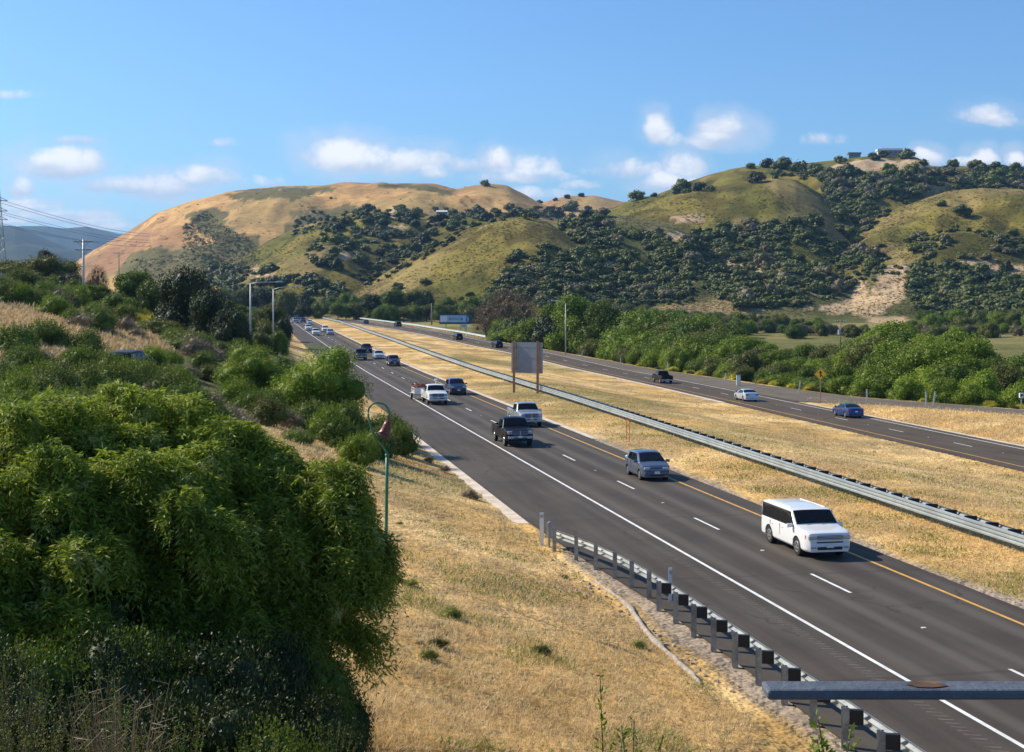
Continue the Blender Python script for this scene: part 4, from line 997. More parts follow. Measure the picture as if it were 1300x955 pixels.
# roadside bell on its shepherd's crook
def bell_post():
    x, y, z = spot(489, 722); px2w = y / FPX
    r = empty('bell_post', (x, y, z), 0, 'green crooked pole carrying a brown bell on the dry slope', 'bell post')
    P = [(490, 730), (490, 700), (491, 620), (491.5, 578)]
    Q = [(491.5, 578), (491, 574), (484.5, 565), (476, 554), (471.5, 545), (468, 532), (467, 522), (470, 515), (476, 511.5), (483, 511.5), (489, 514), (493.5, 520), (494.5, 528)]
    W_ = lambda q: (((q[0] - CX) * px2w) - x, 0, EYE + (HOR - q[1]) * px2w - z)
    def smoothp(pts, n=2):
        pts = [Vector(p) for p in pts]
        for _ in range(n):
            o = [pts[0]]
            for a, b in zip(pts, pts[1:]): o += [a * .75 + b * .25, a * .25 + b * .75]
            o.append(pts[-1]); pts = o
        return pts
    m = MB(); m.tube([W_(p) for p in P], .052, 12); m.cyl(W_((491.5, 580)), W_((491.5, 576.5)), .066, .066, 12); m.build('pole', M['bell_green'], r, True)
    m = MB(); m.tube(smoothp([W_(p) for p in Q]), .033, 10); m.build('crook', M['bell_green'], r, True)
    c = Vector(W_((493, 536))); u = 1 * px2w
    tilt = Matrix.Rotation(R(18), 3, 'Y')
    prof = [(0, 6), (3.0, 5.6), (4.6, 4), (5.2, 1), (5.8, -3), (6.6, -7), (8.2, -10.5), (9.4, -12), (9.4, -13), (8.2, -13), (5.8, -8), (4.0, 2), (0, 4)]
    V = []; F = []; n = 24
    for (rr, hh) in prof:
        for k in range(n):
            a = 2 * math.pi * k / n; V.append(tuple(tilt @ Vector((rr * u * math.cos(a), rr * u * math.sin(a), (hh - 5) * u)) + c))
    for i in range(len(prof) - 1):
        for k in range(n): a = i * n + k; b = i * n + (k + 1) % n; F.append((a, b, b + n, a + n))
    me = bpy.data.meshes.new('bell'); me.from_pydata(V, [], F); me.update(); bl = link_mesh('bell', me, M['bell_rust'], r, True)
    m = MB(); m.cyl(c + Vector((.0, 0, 9 * u)), c + Vector((0, 0, .5 * u)), 1.3 * u, 2.2 * u, 10); m.build('yoke', M['bell_rust'], bl)
    m = MB(); m.cyl(c + tilt @ Vector((0, 0, -6 * u)), c + tilt @ Vector((0, 0, -19 * u)), .8 * u, 1.4 * u, 8); m.build('clapper', M['bell_rust'], bl)
bell_post()
# street lamps
def street_lamp(px, y, pytop, armpx, armpy, label, base=None, r0=.14, head=True):
    x, y, z = at(px, y) if base is None else base
    s = y / FPX; top = EYE + (HOR - pytop) * s - z
    r = empty('street_lamp', (x, y, z), 0, label, 'street lamp')
    m = MB(); m.tube([(0, 0, -.3), (0, 0, top)], [r0, r0 * .6], 12); m.build('pole', M['pole_pale'], r, True)
    ax, az = (armpx - px) * s, EYE + (HOR - armpy) * s - z
    m = MB(); m.tube([(0, 0, top - .1), (ax * .3, 0, top + (az - top) * .55), (ax, 0, az)], [r0 * .55, r0 * .4, r0 * .35], 8); m.build('arm', M['pole_pale'], r, True)
    m = MB(); m.box((ax + .35 * (1 if ax > 0 else -1), 0, az + .03), (.95, .4, .2), taper=.7); m.build('lamp_head', M['pole_pale'], r, bevel=.03)
street_lamp(318, 185, 359.5, 352, 358, 'tall street lamp nearest the left bank with its arm to the right')
street_lamp(347, 240, 367, 376, 363.5, 'second tall street lamp just right of the first one')
x0_, y0_ = float(xo(322)) + .8, 322
street_lamp(718, 325, 385, 704, 382, 'slim street lamp on the tree side of the far road', ((718 - CX) / FPX * 325, 325, ground((718 - CX) / FPX * 325, 325)))
# utility poles
def utility_pole(px, y, pt, label, arms=2, transformer=False, base_py=None, r0=.17, wood='wood_pole'):
    x, y, z = at(px, y); s = y / FPX; top = EYE + (HOR - pt) * s - z
    r = empty('utility_pole', (x, y, z), 0, label, 'utility pole')
    m = MB(); m.tube([(0, 0, -.3), (0, 0, top)], [r0, r0 * .7], 10); m.build('pole', M[wood], r, True)
    for k in range(arms):
        zc = top - .35 - k * 1.35; L = 3.4 - .6 * k; m = MB(); m.box((0, -.18, zc), (L, .12, .14)); a = m.build('crossarm', M['wood_pole'], r)
        for i in (-1, -.62, .62, 1):
            q = MB(); q.cyl((i * L * .46, -.18, zc + .07), (i * L * .46, -.18, zc + .34), .07, .05, 8); q.build('insulator', M['white_post'], a)
        m = MB(); m.tube([(-L * .3, -.2, zc - .05), (0, -.2, zc - .8)], .03, 5); m.tube([(L * .3, -.2, zc - .05), (0, -.2, zc - .8)], .03, 5); m.build('brace', M['wood_pole'], a)
    if transformer:
        m = MB(); m.cyl((-.45, -.1, top - 4.2), (-.45, -.1, top - 2.8), .34, .34, 14); m.build('transformer', M['galv_pale'], r, False)
    return r
utility_pole(106, 235, 304.5, 'pale utility pole with two crossarms on the crest of the left bank', 2, r0=.24, wood='pole_pale')
utility_pole(151, 420, 320, 'smaller brown utility pole before the reddish hillside', 1)
utility_pole(1067, 420, 407, 'utility pole with a transformer standing among the trees at right', 1, True, r0=.24, wood='wood_light')
utility_pole(548, 560, 385, 'short bare utility pole left of the blue billboard', 0, r0=.3, wood='bark_pale')
# lattice tower and wires at the left edge
def tower():
    y = 520; s = y / FPX; x, y, z = at(-4, y); top = EYE + (HOR - 226) * s - z; H_ = top; b = 14 * s; tp = 1.6 * s
    r = empty('transmission_tower', (x, y, z), 0, 'steel lattice transmission tower cut by the left edge', 'transmission tower')
    def corner(k, h): w_ = b + (tp - b) * min(1, h / H_) ** .8; return Vector(((1, 1, -1, -1)[k] * w_, (1, -1, -1, 1)[k] * w_, h))
    N = 11
    for k in range(4):
        m = MB(); m.tube([corner(k, H_ * i / N) for i in range(N + 1)], .13, 5); m.build('leg', M['galv_post'], r)
    m = MB()
    for i in range(N):
        for k in range(4):
            m.tube([corner(k, H_ * i / N), corner((k + 1) % 4, H_ * (i + 1) / N)], .07, 4); m.tube([corner((k + 1) % 4, H_ * i / N), corner(k, H_ * (i + 1) / N)], .07, 4); m.tube([corner(k, H_ * (i + 1) / N), corner((k + 1) % 4, H_ * (i + 1) / N)], .06, 4)
    m.build('bracing', M['galv_post'], r)
    for h in (255, 268, 279):
        zc = EYE + (HOR - h) * s - z; m = MB(); m.tube([(-4, 0, zc), (4, 0, zc)], .14, 5); m.tube([(4, 0, zc), (1, 0, zc + 1.4)], .09, 4); m.build('crossarm', M['galv_post'], r)
tower()
for i, (p0, p1) in enumerate([((-2, 253), (190, 297)), ((2, 258), (190, 300)), ((-2, 268), (192, 305)), ((2, 272), (192, 308)), ((-2, 283), (192, 313)), ((2, 286), (150, 306))]):
    ya, yb = 520, 1350; A_ = Vector(((p0[0] - CX) / FPX * ya, ya, EYE + (HOR - p0[1]) / FPX * ya)); B_ = Vector(((p1[0] - CX) / FPX * yb, yb, EYE + (HOR - p1[1]) / FPX * yb))
    pts = []
    for k in range(25):
        u = k / 24; p = A_.lerp(B_, u); p.z -= 4 * 3 * u * (1 - u); pts.append(p)
    m = MB(); m.tube(pts, [.07 + .10 * k / 24 for k in range(25)], 4)
    tag(m.build('power_line', M['wire']), ('topmost', 'second from the top', 'third from the top', 'fourth from the top', 'fifth from the top', 'lowest')[i] + ' of the thin power cables running from the lattice tower', 'power line', 'parallel power cables')
# billboard and small sign
def billboard():
    y = 475; s = y / FPX; x, y, z = at(578, y); zt_ = EYE + (HOR - 399) * s - z; zb_ = EYE + (HOR - 411.6) * s - z
    r = empty('billboard', (x, y, z), R(-4), 'long blue and pale roadside billboard below the brown tree', 'billboard'); W_ = 40.5 * s; H_ = zt_ - zb_; zc = (zt_ + zb_) / 2
    bx('panel', (0, 0, zc), (W_, .3, H_), M['bb_frame'], r)
    f = bx('face', (-.6, -.16, zc + .12), (W_ * .74 + 1.2, .04, H_ * .70), M['bb_face'], r)
    bx('picture', (-W_ * .36, -.19, zc + .1), (W_ * .2, .02, H_ * .58), M['bb_white'], f)
    bx('picture', (W_ * .385, -.19, zc + .12), (W_ * .10, .02, H_ * .6), mat('picture_teal', (.12, .30, .42), .6, 0, .5, 1.5), f)
    # the legible strokes: a capital A and lower-case strokes, two short lines, a blue square
    t = bpy.data.curves.new('lettering', 'FONT'); t.body = 'Adm'; t.size = 1.55; t.extrude = .01; to = bpy.data.objects.new('lettering', t); C.objects.link(to); to.parent = f
    dg = bpy.context.evaluated_depsgraph_get(); me = bpy.data.meshes.new_from_object(to.evaluated_get(dg)); bpy.data.objects.remove(to)
    lo = link_mesh('lettering', me, M['bb_dark'], f); lo.location = (-W_ * .215, -.20, zc - .35); lo.rotation_euler = (R(90), 0, 0)
    for k in (-1, 1): bx('text_line', (W_ * .095, -.19, zc + .12 + k * .32), (.9, .02, .16), M['bb_dark'], f)
    bx('logo_square', (W_ * .205, -.195, zc + .05), (.72, .02, .95), M['bb_cyan'], f)
    for k in (-.3, .3): q = MB(); q.cyl((W_ * k, .35, -.5), (W_ * k, .35, zt_ - .2), .16, .16, 10); q.build('post', M['galv_post'], r)
    y2 = 470; s = y2 / FPX; x2, y2, z2 = at(588.5, y2); r2 = empty('small_sign', (x2, y2, z2), 0, 'small white advertising board under the right end of the billboard', 'sign')
    za, zb2 = EYE + (HOR - 411.5) * s - z2, EYE + (HOR - 416.2) * s - z2
    p = bx('panel', (0, 0, (za + zb2) / 2), (9.5 * s, .12, za - zb2), M['plate'], r2); bx('text_line', (0, -.07, (za + zb2) / 2 + .1), (1.5, .02, .16), M['bb_red'], p); bx('text_line', (.1, -.07, (za + zb2) / 2 - .22), (1.2, .02, .12), M['bb_red'], p)
    for k in (-1, 1): bx('post', (k * 1.0, .1, zb2 / 2), (.12, .12, zb2 + .3), M['wood_pole'], r2)
billboard()
# chain fence on the crest at the left
xa, ya, za = at(0, 215); fn = empty('chain_fence', (xa, ya, za), 0, 'pale wire fence on the crest at the left edge', 'fence')
pts = [at(px, 215 + (px) * .0) for px in np.linspace(-30, 52, 14)]
for p in pts: q = MB(); q.cyl((p[0] - xa, p[1] - ya, p[2] - za - .2), (p[0] - xa, p[1] - ya, p[2] - za + 2.0), .05, .05, 6); q.build('post', M['galv_pale'], fn)
m = MB()
for h in np.linspace(.3, 1.9, 9): m.tube([(p[0] - xa, p[1] - ya, p[2] - za + h) for p in pts], .022, 4)
m.build('wire_mesh', M['galv_pale'], fn)
x, y, z = at(198, 95); pq = marker(198, 95, 1.1, 'short white post beside the half hidden black car', 0, .06)
# houses
def house(px, y, wpx, hpx, label, wallm, roofm, roof='gable', rz=0, dz=0, wings=1):
    x, y, z = at(px, y); z += dz; s = y / FPX; W_, H_ = wpx * s, hpx * s
    r = empty('house', (x, y, z), rz, label, 'house'); D = max(7, W_ * .5); wh = H_ * .62
    bx('wall', (0, 0, wh / 2 - 1), (W_, D, wh + 2), wallm, r)
    m = MB(); o = .5; e = wh; t = H_
    if roof == 'gable': m.add([(-W_ / 2 - o, -D / 2 - o, e), (W_ / 2 + o, -D / 2 - o, e), (W_ / 2 + o, D / 2 + o, e), (-W_ / 2 - o, D / 2 + o, e), (-W_ / 2 - o, 0, t), (W_ / 2 + o, 0, t)], [(0, 1, 5, 4), (2, 3, 4, 5), (0, 4, 3), (1, 2, 5), (3, 2, 1, 0)])
    else: m.box((0, 0, e + (t - e) / 2 + .01), (W_ + 1.2, D + 1.2, t - e))
    m.build('roof', roofm, r)
    n = max(2, int(W_ / 4))
    for k in range(n):
        cx_ = -W_ / 2 + W_ * (k + .5) / n; f = bx('window', (cx_, -D / 2 - .03, wh * .5), (W_ / n * .6, .08, wh * .5), M['white_post'], r); bx('pane', (cx_, -D / 2 - .08, wh * .5), (W_ / n * .52, .03, wh * .42), M['glass'], f)
    return r
house(1084, 1365, 15, 6, 'low hilltop house with a teal band left of the round oak', M['roof_teal'], M['roof_grey'], 'flat', dz=1)
house(1132, 1372, 25, 8.5, 'large blue grey hilltop house with many windows', M['house_grey'], M['roof_grey'], dz=2)
house(1115.5, 1366, 4, 7, 'narrow cream hilltop tower at the left end of the big house', M['house_wall'], M['roof_white'], 'flat', dz=2)
house(561, 1206, 13, 6, 'pale roofed house among oaks on the middle ridge', M['house_grey'], M['roof_white'], dz=1)
house(1212, 1372, 9, 4, 'small grey roof between trees on the right skyline', M['house_grey'], M['roof_grey'], dz=2)
house(374, 690, 11, 4.5, 'small white roofed shed beyond the far bend', M['house_wall'], M['roof_white'], dz=3)
# crumbling asphalt drain edge beside the near rail
pth = [(752, 736), (765, 746), (780, 757), (792, 765), (803, 776), (812, 792), (822, 806), (838, 822), (856, 838), (876, 856), (892, 872)]
V = [spot(px, py) for px, py in pth]; m = MB(); m.tube([(a, b, c + .03) for a, b, c in V], [.04, .09, .10, .08, .13, .08, .11, .12, .09, .11, .06], 8); o = m.build('drain_edge', M['rock'], None, True)
tag(o, 'crumbled pale drain edging snaking down the slope beside the guardrail', 'drain edging')
dt = o.modifiers.new('sub', 'SUBSURF'); dt.levels = 2; dt.render_levels = 2
tex = bpy.data.textures.new('lump', 'CLOUDS'); tex.noise_scale = .35; dm = o.modifiers.new('d', 'DISPLACE'); dm.texture = tex; dm.strength = .17; dm.texture_coords = 'GLOBAL'
# ------------------------------------------------------------------ vegetation
M['bright'] = leafmat('leaf_bright', (.105, .175, .010), (.19, .25, .016), (.25, .27, .03), trans=.3)
M['mid'] = leafmat('leaf_mid', (.062, .11, .009), (.135, .19, .016), (.19, .21, .03), trans=.3)
M['olive'] = leafmat('leaf_olive', (.085, .10, .016), (.15, .16, .025), (.21, .18, .05))
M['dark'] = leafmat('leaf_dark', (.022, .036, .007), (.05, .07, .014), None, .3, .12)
M['oak'] = leafmat('leaf_oak', (.066, .088, .014), (.145, .160, .032), (.19, .17, .05), .12, .12, .5)
M['oakmass'] = leafmat('leaf_oak_mass', (.060, .080, .016), (.13, .142, .034), (.19, .165, .07), .018, .12, 0)
M['fresh'] = leafmat('leaf_fresh', (.15, .23, .013), (.27, .34, .028), (.34, .37, .06), trans=.35)
M['straw_dull'] = leafmat('dull_grass_blade', (.46, .33, .16), (.60, .45, .25), (.30, .20, .09), .3, .3, 0)
M['grey'] = leafmat('leaf_grey', (.13, .115, .055), (.20, .17, .09), (.25, .20, .11), .5, .1)
M['twig'] = leafmat('dry_twig', (.19, .145, .08), (.32, .25, .15), None, 1.5, .05)
M['brown'] = leafmat('leaf_brown', (.10, .065, .032), (.16, .105, .055), (.19, .14, .075), .4, .1)
M['pepper'] = leafmat('leaf_pepper', (.125, .18, .014), (.32, .38, .042), (.56, .56, .18), .9, .45, .1)
M['coyote'] = leafmat('leaf_coyote', (.075, .115, .014), (.17, .21, .026), (.27, .265, .06), 1.2, .28)
M['yellow'] = leafmat('flower_yellow', (.36, .36, .03), (.62, .52, .03), (.18, .22, .03), 1.0, .2)
M['straw'] = leafmat('dry_grass_blade', (.66, .45, .19), (.84, .65, .36), (.40, .255, .11), .6, .35, 0)
M['weed'] = leafmat('green_weed', (.20, .23, .035), (.32, .32, .07), None, .9, .25)
M['chap'] = leafmat('chaparral', (.10, .10, .020), (.19, .165, .036), (.25, .19, .055), .03, .1, 0)

def unit(n, rng):
    v = rng.normal(size=(n, 3)); return v / np.linalg.norm(v, axis=1, keepdims=True)
def kites(P, N, T, ln, wd):
    """leaf faces: at P, facing N, pointing along T, of length ln and width wd"""
    T = T - (T * N).sum(1, keepdims=True) * N; T /= np.maximum(np.linalg.norm(T, axis=1, keepdims=True), 1e-6); B = np.cross(N, T)
    ln = np.broadcast_to(np.asarray(ln, float).reshape(-1, 1), (len(P), 1)); wd = np.broadcast_to(np.asarray(wd, float).reshape(-1, 1), (len(P), 1))
    return np.stack([P, P + T * ln * .45 + B * wd * .5, P + T * ln, P + T * ln * .45 - B * wd * .5], 1)
def crown(lobes, n, size, rng, radial=.45, up=.2, aspect=.7, shell=.4, inward=1.0, rag=.2):
    """leaf faces over overlapping lobes [(x,y,z,r or (rx,ry,rz))]"""
    L = np.array([(a, b, c, *((r, r, r) if not isinstance(r, tuple) else r)) for a, b, c, r in lobes], float)
    wgt = L[:, 3] * L[:, 4] + L[:, 4] * L[:, 5]; wgt /= wgt.sum(); out = []; need = n
    for _ in range(6):
        li = rng.choice(len(L), need * 2, p=wgt); d = unit(need * 2, rng); rad = 1 - shell * rng.random(need * 2) ** 1.6 * inward + rag * rng.normal(size=need * 2) * .5
        P = L[li, :3] + d * L[li, 3:6] * rad[:, None]
        keep = np.ones(len(P), bool)
        for j in range(len(L)):
            q = (((P - L[j, :3]) / L[j, 3:6]) ** 2).sum(1); keep &= ~((q < .45) & (li != j))
        keep &= P[:, 2] > .05
        P = P[keep]; d = d[keep]; out.append((P, d)); need -= len(P)
        if need <= 0: break
        need = max(need, 50)
    P = np.concatenate([o[0] for o in out])[:n]; d = np.concatenate([o[1] for o in out])[:n]
    N = d * radial + unit(len(P), rng) * (1 - radial) + np.array([0, 0, up]); N /= np.linalg.norm(N, axis=1, keepdims=True)
    s = size * rng.uniform(.6, 1.4, len(P))
    return kites(P - N * 0, N, unit(len(P), rng) + d * .3, s, s * aspect)
def core(lobes, f=.8, nu=10, nv=7, rng=RNG):
    V = []; F = []
    for (x, y, z, r) in lobes:
        r = (r, r, r) if not isinstance(r, tuple) else r; o = len(V)
        for j in range(nv + 1):
            th = math.pi * j / nv
            for i in range(nu):
                ph = 2 * math.pi * i / nu; k = f * rng.uniform(.82, 1.05)
                V.append((x + r[0] * k * math.sin(th) * math.cos(ph), y + r[1] * k * math.sin(th) * math.sin(ph), max(.02, z + r[2] * k * math.cos(th))))
        for j in range(nv):
            for i in range(nu): a = o + j * nu + i; b = o + j * nu + (i + 1) % nu; F.append((a, a + nu, b + nu, b))
    return np.array(V), np.array(F)
def leaf_mesh(name, Q, lobes=None, cf=.78):
    V = Q.reshape(-1, 3); F = np.arange(len(V)).reshape(-1, 4)
    if lobes is not None:
        cv, cf_ = core(lobes, cf); F = np.concatenate([F, cf_ + len(V)]); V = np.concatenate([V, cv])
    return np_mesh(name, V, F)
def rand_lobes(rng, H, W, n, trunk=.25, r=(.2, .34), flat=1.0):
    out = [(0, 0, H * (trunk + (1 - trunk) * .5), (W * .30, W * .30, H * (1 - trunk) * .42))]
    for i in range(n):
        a = 2 * math.pi * (i + rng.random() * .7) / n; h = rng.uniform(.12, .88); q = math.sin(math.pi * min(1, h * .75 + .22)) ** .6
        rr = W * rng.uniform(*r); d = max(0.0, W * .5 * q - rr * .75)
        out.append((math.cos(a) * d, math.sin(a) * d, H * trunk + (H * (1 - trunk)) * h * .86, (rr, rr, rr * flat)))
    return out
def trunk_mesh(H, W, lobes, r, rng, tr=.3):
    m = MB(); m.tube([(0, 0, -.4), (W * .01, 0, H * tr * .5), (W * -.01, W * .01, H * tr)], [r, r * .8, r * .65], 8)
    for (x, y, z, rr) in lobes[1:7]:
        m.tube([(0, 0, H * tr * .9), (x * .45, y * .45, H * tr + (z - H * tr) * .6), (x * .85, y * .85, z)], [r * .5, r * .32, r * .12], 6)
    return m
TREES = {}
def proto_tree(key, H, W, n, size, leaf, bark='bark', nl=9, trunk=.22, seeds=2, r=(.2, .32), flat=.9, aspect=.7, tr=.25, shell=.45, radial=.45, cf=.66):
    TREES[key] = []
    for s in range(seeds):
        rng = np.random.default_rng(abs(hash(key)) % 1000 * 0 + 11 * s + len(key) * 7 + int(H * 10)); lb = rand_lobes(rng, H, W, nl, trunk, r, flat)
        cm = leaf_mesh('crown', crown(lb, n, size, rng, radial, aspect=aspect, shell=shell), lb, cf); cm.materials.append(M[leaf])
        tmb = trunk_mesh(H, W, lb, W * .028 + .06, rng, tr); tm_ = bpy.data.meshes.new('trunk'); tm_.from_pydata(tmb.v, [], tmb.f); tm_.update(); tm_.materials.append(M[bark])
        TREES[key].append((tm_, cm, H, W))
_c = [0]
def tree(key, x, y, H, W=None, name='tree', label='', cat='tree', group=None, leaf=None, z=None, var=None, sink=0.0):
    _c[0] += 1; tm_, cm, h0, w0 = TREES[key][(_c[0] if var is None else var) % len(TREES[key])]
    z = ground(x, y) if z is None else z
    r = empty(name, (x, y, z - sink), random.uniform(0, 6.28), label, cat, group); sc_ = H / h0; sw = (W / w0) if W else sc_
    for nm, me in (('trunk', tm_), ('crown', cm)):
        o = bpy.data.objects.new(nm, me); C.objects.link(o); o.parent = r; o.scale = (sw, sw, sc_)
        if leaf and nm == 'crown': o.material_slots[0].link = 'OBJECT'; o.material_slots[0].material = M[leaf]
    return r
proto_tree('round', 10, 9, 9000, .30, 'mid', seeds=4, nl=13, r=(.15, .27))
proto_tree('bush', 6, 8, 7000, .26, 'mid', seeds=3, nl=12, trunk=.04, r=(.16, .28), tr=.15)
proto_tree('tall', 14, 9, 10000, .34, 'bright', seeds=2, nl=14, trunk=.1, r=(.15, .25))
proto_tree('oakhi', 9, 12, 12000, .27, 'dark', seeds=2, nl=14, trunk=.12, r=(.15, .25))
proto_tree('fine', 6, 7, 16000, .20, 'bright', seeds=2, nl=14, trunk=.05, r=(.15, .25), aspect=.3, tr=.15, radial=.4)
proto_tree('bare', 9, 11, 17000, .24, 'brown', seeds=1, nl=16, trunk=.1, r=(.15, .24), aspect=.28, radial=.3, cf=.25, shell=.7)

# --- near pepper trees: hanging feathery fronds
def pepper(name, lobes_px, label, nfr, seed, base, dens=1.0):
    rng = np.random.default_rng(seed); bx_, by_ = base; bz = ground(bx_, by_); L = []
    for (px, py, rp, y) in lobes_px:
        s = y / FPX; L.append(((px - CX) * s - bx_, y - by_, EYE + (HOR - py) * s - bz, rp * s))
    La = np.array(L); w_ = La[:, 3] ** 2; w_ /= w_.sum()
    nc_ = nfr // 55; li = rng.choice(len(La), nc_, p=w_); d = unit(nc_, rng); d[:, 2] = np.abs(d[:, 2]) * .9 + d[:, 2] * .1; d /= np.linalg.norm(d, axis=1, keepdims=True)
    CC = La[li, :3] + d * La[li, 3:4] * rng.uniform(.6, 1.22, (nc_, 1)); rt = rng.uniform(.16, .44, nc_)
    ki = rng.integers(0, nc_, nfr); g_ = unit(nfr, rng) * rng.random((nfr, 1)) ** .5 * rt[ki][:, None]; g_[:, 2] *= .8; P0 = CC[ki] + g_; d = d[ki] * .5 + g_ / rt[ki][:, None]
    d /= np.maximum(np.linalg.norm(d, axis=1, keepdims=True), .2); n = nfr
    ln = rng.uniform(.3, 1.0, n) * rng.uniform(.6, 1.3, nc_)[ki]; K_ = 13; Q = []
    h = d.copy(); h[:, 2] = 0; h += rng.normal(size=h.shape) * .25; h[:, 2] = 0; h /= np.maximum(np.linalg.norm(h, axis=1, keepdims=True), .1)
    wind = np.array([.12, -.05, 0])
    for k in range(K_):
        u = (k + .5) / K_
        # the twig arches out, then hangs
        p = P0 + h * (ln * (.42 * math.sin(u * 1.5)))[:, None] + wind * u * u * .6 + np.array([0, 0, 1.]) * (ln * (.16 * math.sin(u * 2.6) - .85 * u * u))[:, None]
        tg = h * .5 + np.array([0, 0, -1.]) * (.2 + u * 1.2)
        for sgn in (-1, 1):
            side = np.cross(tg, np.array([0, 0, 1.]) + rng.normal(size=(n, 3)) * .4); side /= np.maximum(np.linalg.norm(side, axis=1, keepdims=True), 1e-3)
            T = side * sgn * .8 + tg * .55; N = unit(n, rng) * .6 + h * .4 + np.array([0, 0, .45]); N /= np.linalg.norm(N, axis=1, keepdims=True)
            Q.append(kites(p, N, T, rng.uniform(.09, .16, n), rng.uniform(.022, .036, n)))
    Q = np.concatenate(Q); Q = Q[Q[:, :, 2].min(1) > -3]
    lob = [(a, b, c, r * .5) for a, b, c, r in L]
    r_ = empty(name, (bx_, by_, bz), 0, label, 'tree'); me = leaf_mesh('crown', Q, None); link_mesh('crown', me, M['pepper'], r_)
    # inner leaves, coloured near black for the shade between the tufts
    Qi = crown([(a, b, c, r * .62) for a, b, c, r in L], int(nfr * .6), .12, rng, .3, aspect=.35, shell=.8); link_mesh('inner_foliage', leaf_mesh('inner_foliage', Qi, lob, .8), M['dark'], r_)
    m = MB(); top = max(l[2] for l in L) * .6; m.tube([(0, 0, -.3), (.1, 0, top * .4), (0, .1, top)], [.26, .2, .12], 10)
    for (a, b, c, r) in L: m.tube([(0, 0, top * .5), (a * .5, b * .5, top * .5 + (c - top * .5) * .6), (a, b, c)], [.11, .07, .03], 6)
    for k in range(0, nc_, 3): c_ = CC[k]; l_ = La[li[k], :3]; m.tube([tuple(l_), tuple((l_ + c_) / 2 + np.array([0, 0, .12])), tuple(c_)], [.03, .018, .007], 4, caps=False)
    m.build('trunk', M['bark'], r_, True)
    return r_
T1 = [(205, 590, 82, 25), (120, 610, 95, 24), (285, 615, 72, 25.5), (30, 620, 95, 23), (-60, 650, 110, 23), (70, 700, 110, 22), (200, 700, 115, 23), (130, 780, 90, 21.5), (-40, 790, 110, 21), (250, 780, 90, 23.5), (20, 560, 55, 25), (165, 545, 48, 26), (100, 548, 40, 25), (250, 560, 40, 26), (60, 830, 80, 21), (200, 850, 80, 22)]
T2 = [(385, 640, 58, 24.5), (335, 690, 70, 24), (425, 690, 48, 24.5), (395, 740, 72, 24), (330, 780, 80, 23.5), (440, 750, 38, 24.3), (395, 815, 55, 23.8), (300, 645, 50, 25.5), (352, 625, 40, 25), (360, 860, 55, 23), (280, 860, 60, 23), (455, 700, 28, 24.2), (410, 620, 30, 25)]
bxp = lambda px, y: ((px - CX) / FPX * y, y)
pepper('pepper_tree', T1, 'huge pepper tree with drooping feathery leaves filling the lower left corner', 17000, 5, bxp(110, 24))
pepper('pepper_tree', T2, 'smaller pepper tree just left of the bell pole, beside the big one', 8500, 6, bxp(365, 24.3))

# --- shrubs
def shrub_proto(kind, seed):
    rng = np.random.default_rng(seed)
    if kind == 'coyote':
        lb = rand_lobes(rng, 1.5, 2.3, 8, .0, (.2, .32), .9); Q = crown(lb, 2600, .11, rng, .25, .2, .42, .5); 
        # upright sprigs
        d = unit(420, rng); d[:, 2] = np.abs(d[:, 2]); li = rng.integers(0, len(lb), 420)
        L = np.array([(a, b, c, *r) for a, b, c, r in lb]); P = L[li, :3] + d * L[li, 3:6] * .9; S = []
        for k in range(7):
            p = P + np.array([0, 0, 1.]) * k * .04 + d * .015 * k; N = unit(420, rng); S.append(kites(p, N, unit(420, rng) + np.array([0, 0, 1.2]), .085, .035))
        Q = np.concatenate([Q] + S); Q = Q[Q[:, :, 2].min(1) > -.1]; return leaf_mesh('shrub', Q, lb, .7)
    lb = rand_lobes(rng, 1.2, 2.2, 6, .0, (.22, .34), .8)      # dry brush
    d = unit(1500, rng); d[:, 2] = np.abs(d[:, 2]); d /= np.linalg.norm(d, axis=1, keepdims=True); li = rng.integers(0, len(lb), 1500)
    L = np.array([(a, b, c, *r) for a, b, c, r in lb]); P = L[li, :3] * np.array([1, 1, .6]) + d * L[li, 3:6] * rng.uniform(.2, .8, (1500, 1))
    Q = np.concatenate([kites(P, unit(1500, rng), d + unit(1500, rng) * .5 + np.array([0, 0, .5]), rng.uniform(.25, .6, 1500), .022), crown(lb, 700, .09, rng, .3, .1, .4, .6)])
    return leaf_mesh('shrub', Q[Q[:, :, 2].min(1) > -.15], lb, .45)
SH = {'coyote': [shrub_proto('coyote', s) for s in (1, 2, 3)], 'dry': [shrub_proto('dry', s) for s in (4, 5)]}
for me in SH['coyote']: me.materials.append(M['coyote'])
for me in SH['dry']: me.materials.append(M['twig'])
def shrub(kind, x, y, s, label, group=None, leaf=None, hs=1.0, name=None, z=None):
    o = bpy.data.objects.new(name or ('green_shrub' if kind == 'coyote' else 'dry_shrub'), random.choice(SH[kind])); C.objects.link(o)
    o.location = (x, y, (ground(x, y) if z is None else z) - .12 * s); o.scale = (s, s, s * hs); o.rotation_euler = (0, 0, random.uniform(0, 6.28))
    if leaf: o.material_slots[0].link = 'OBJECT'; o.material_slots[0].material = M[leaf]
    tag(o, label, 'shrub', group); return o
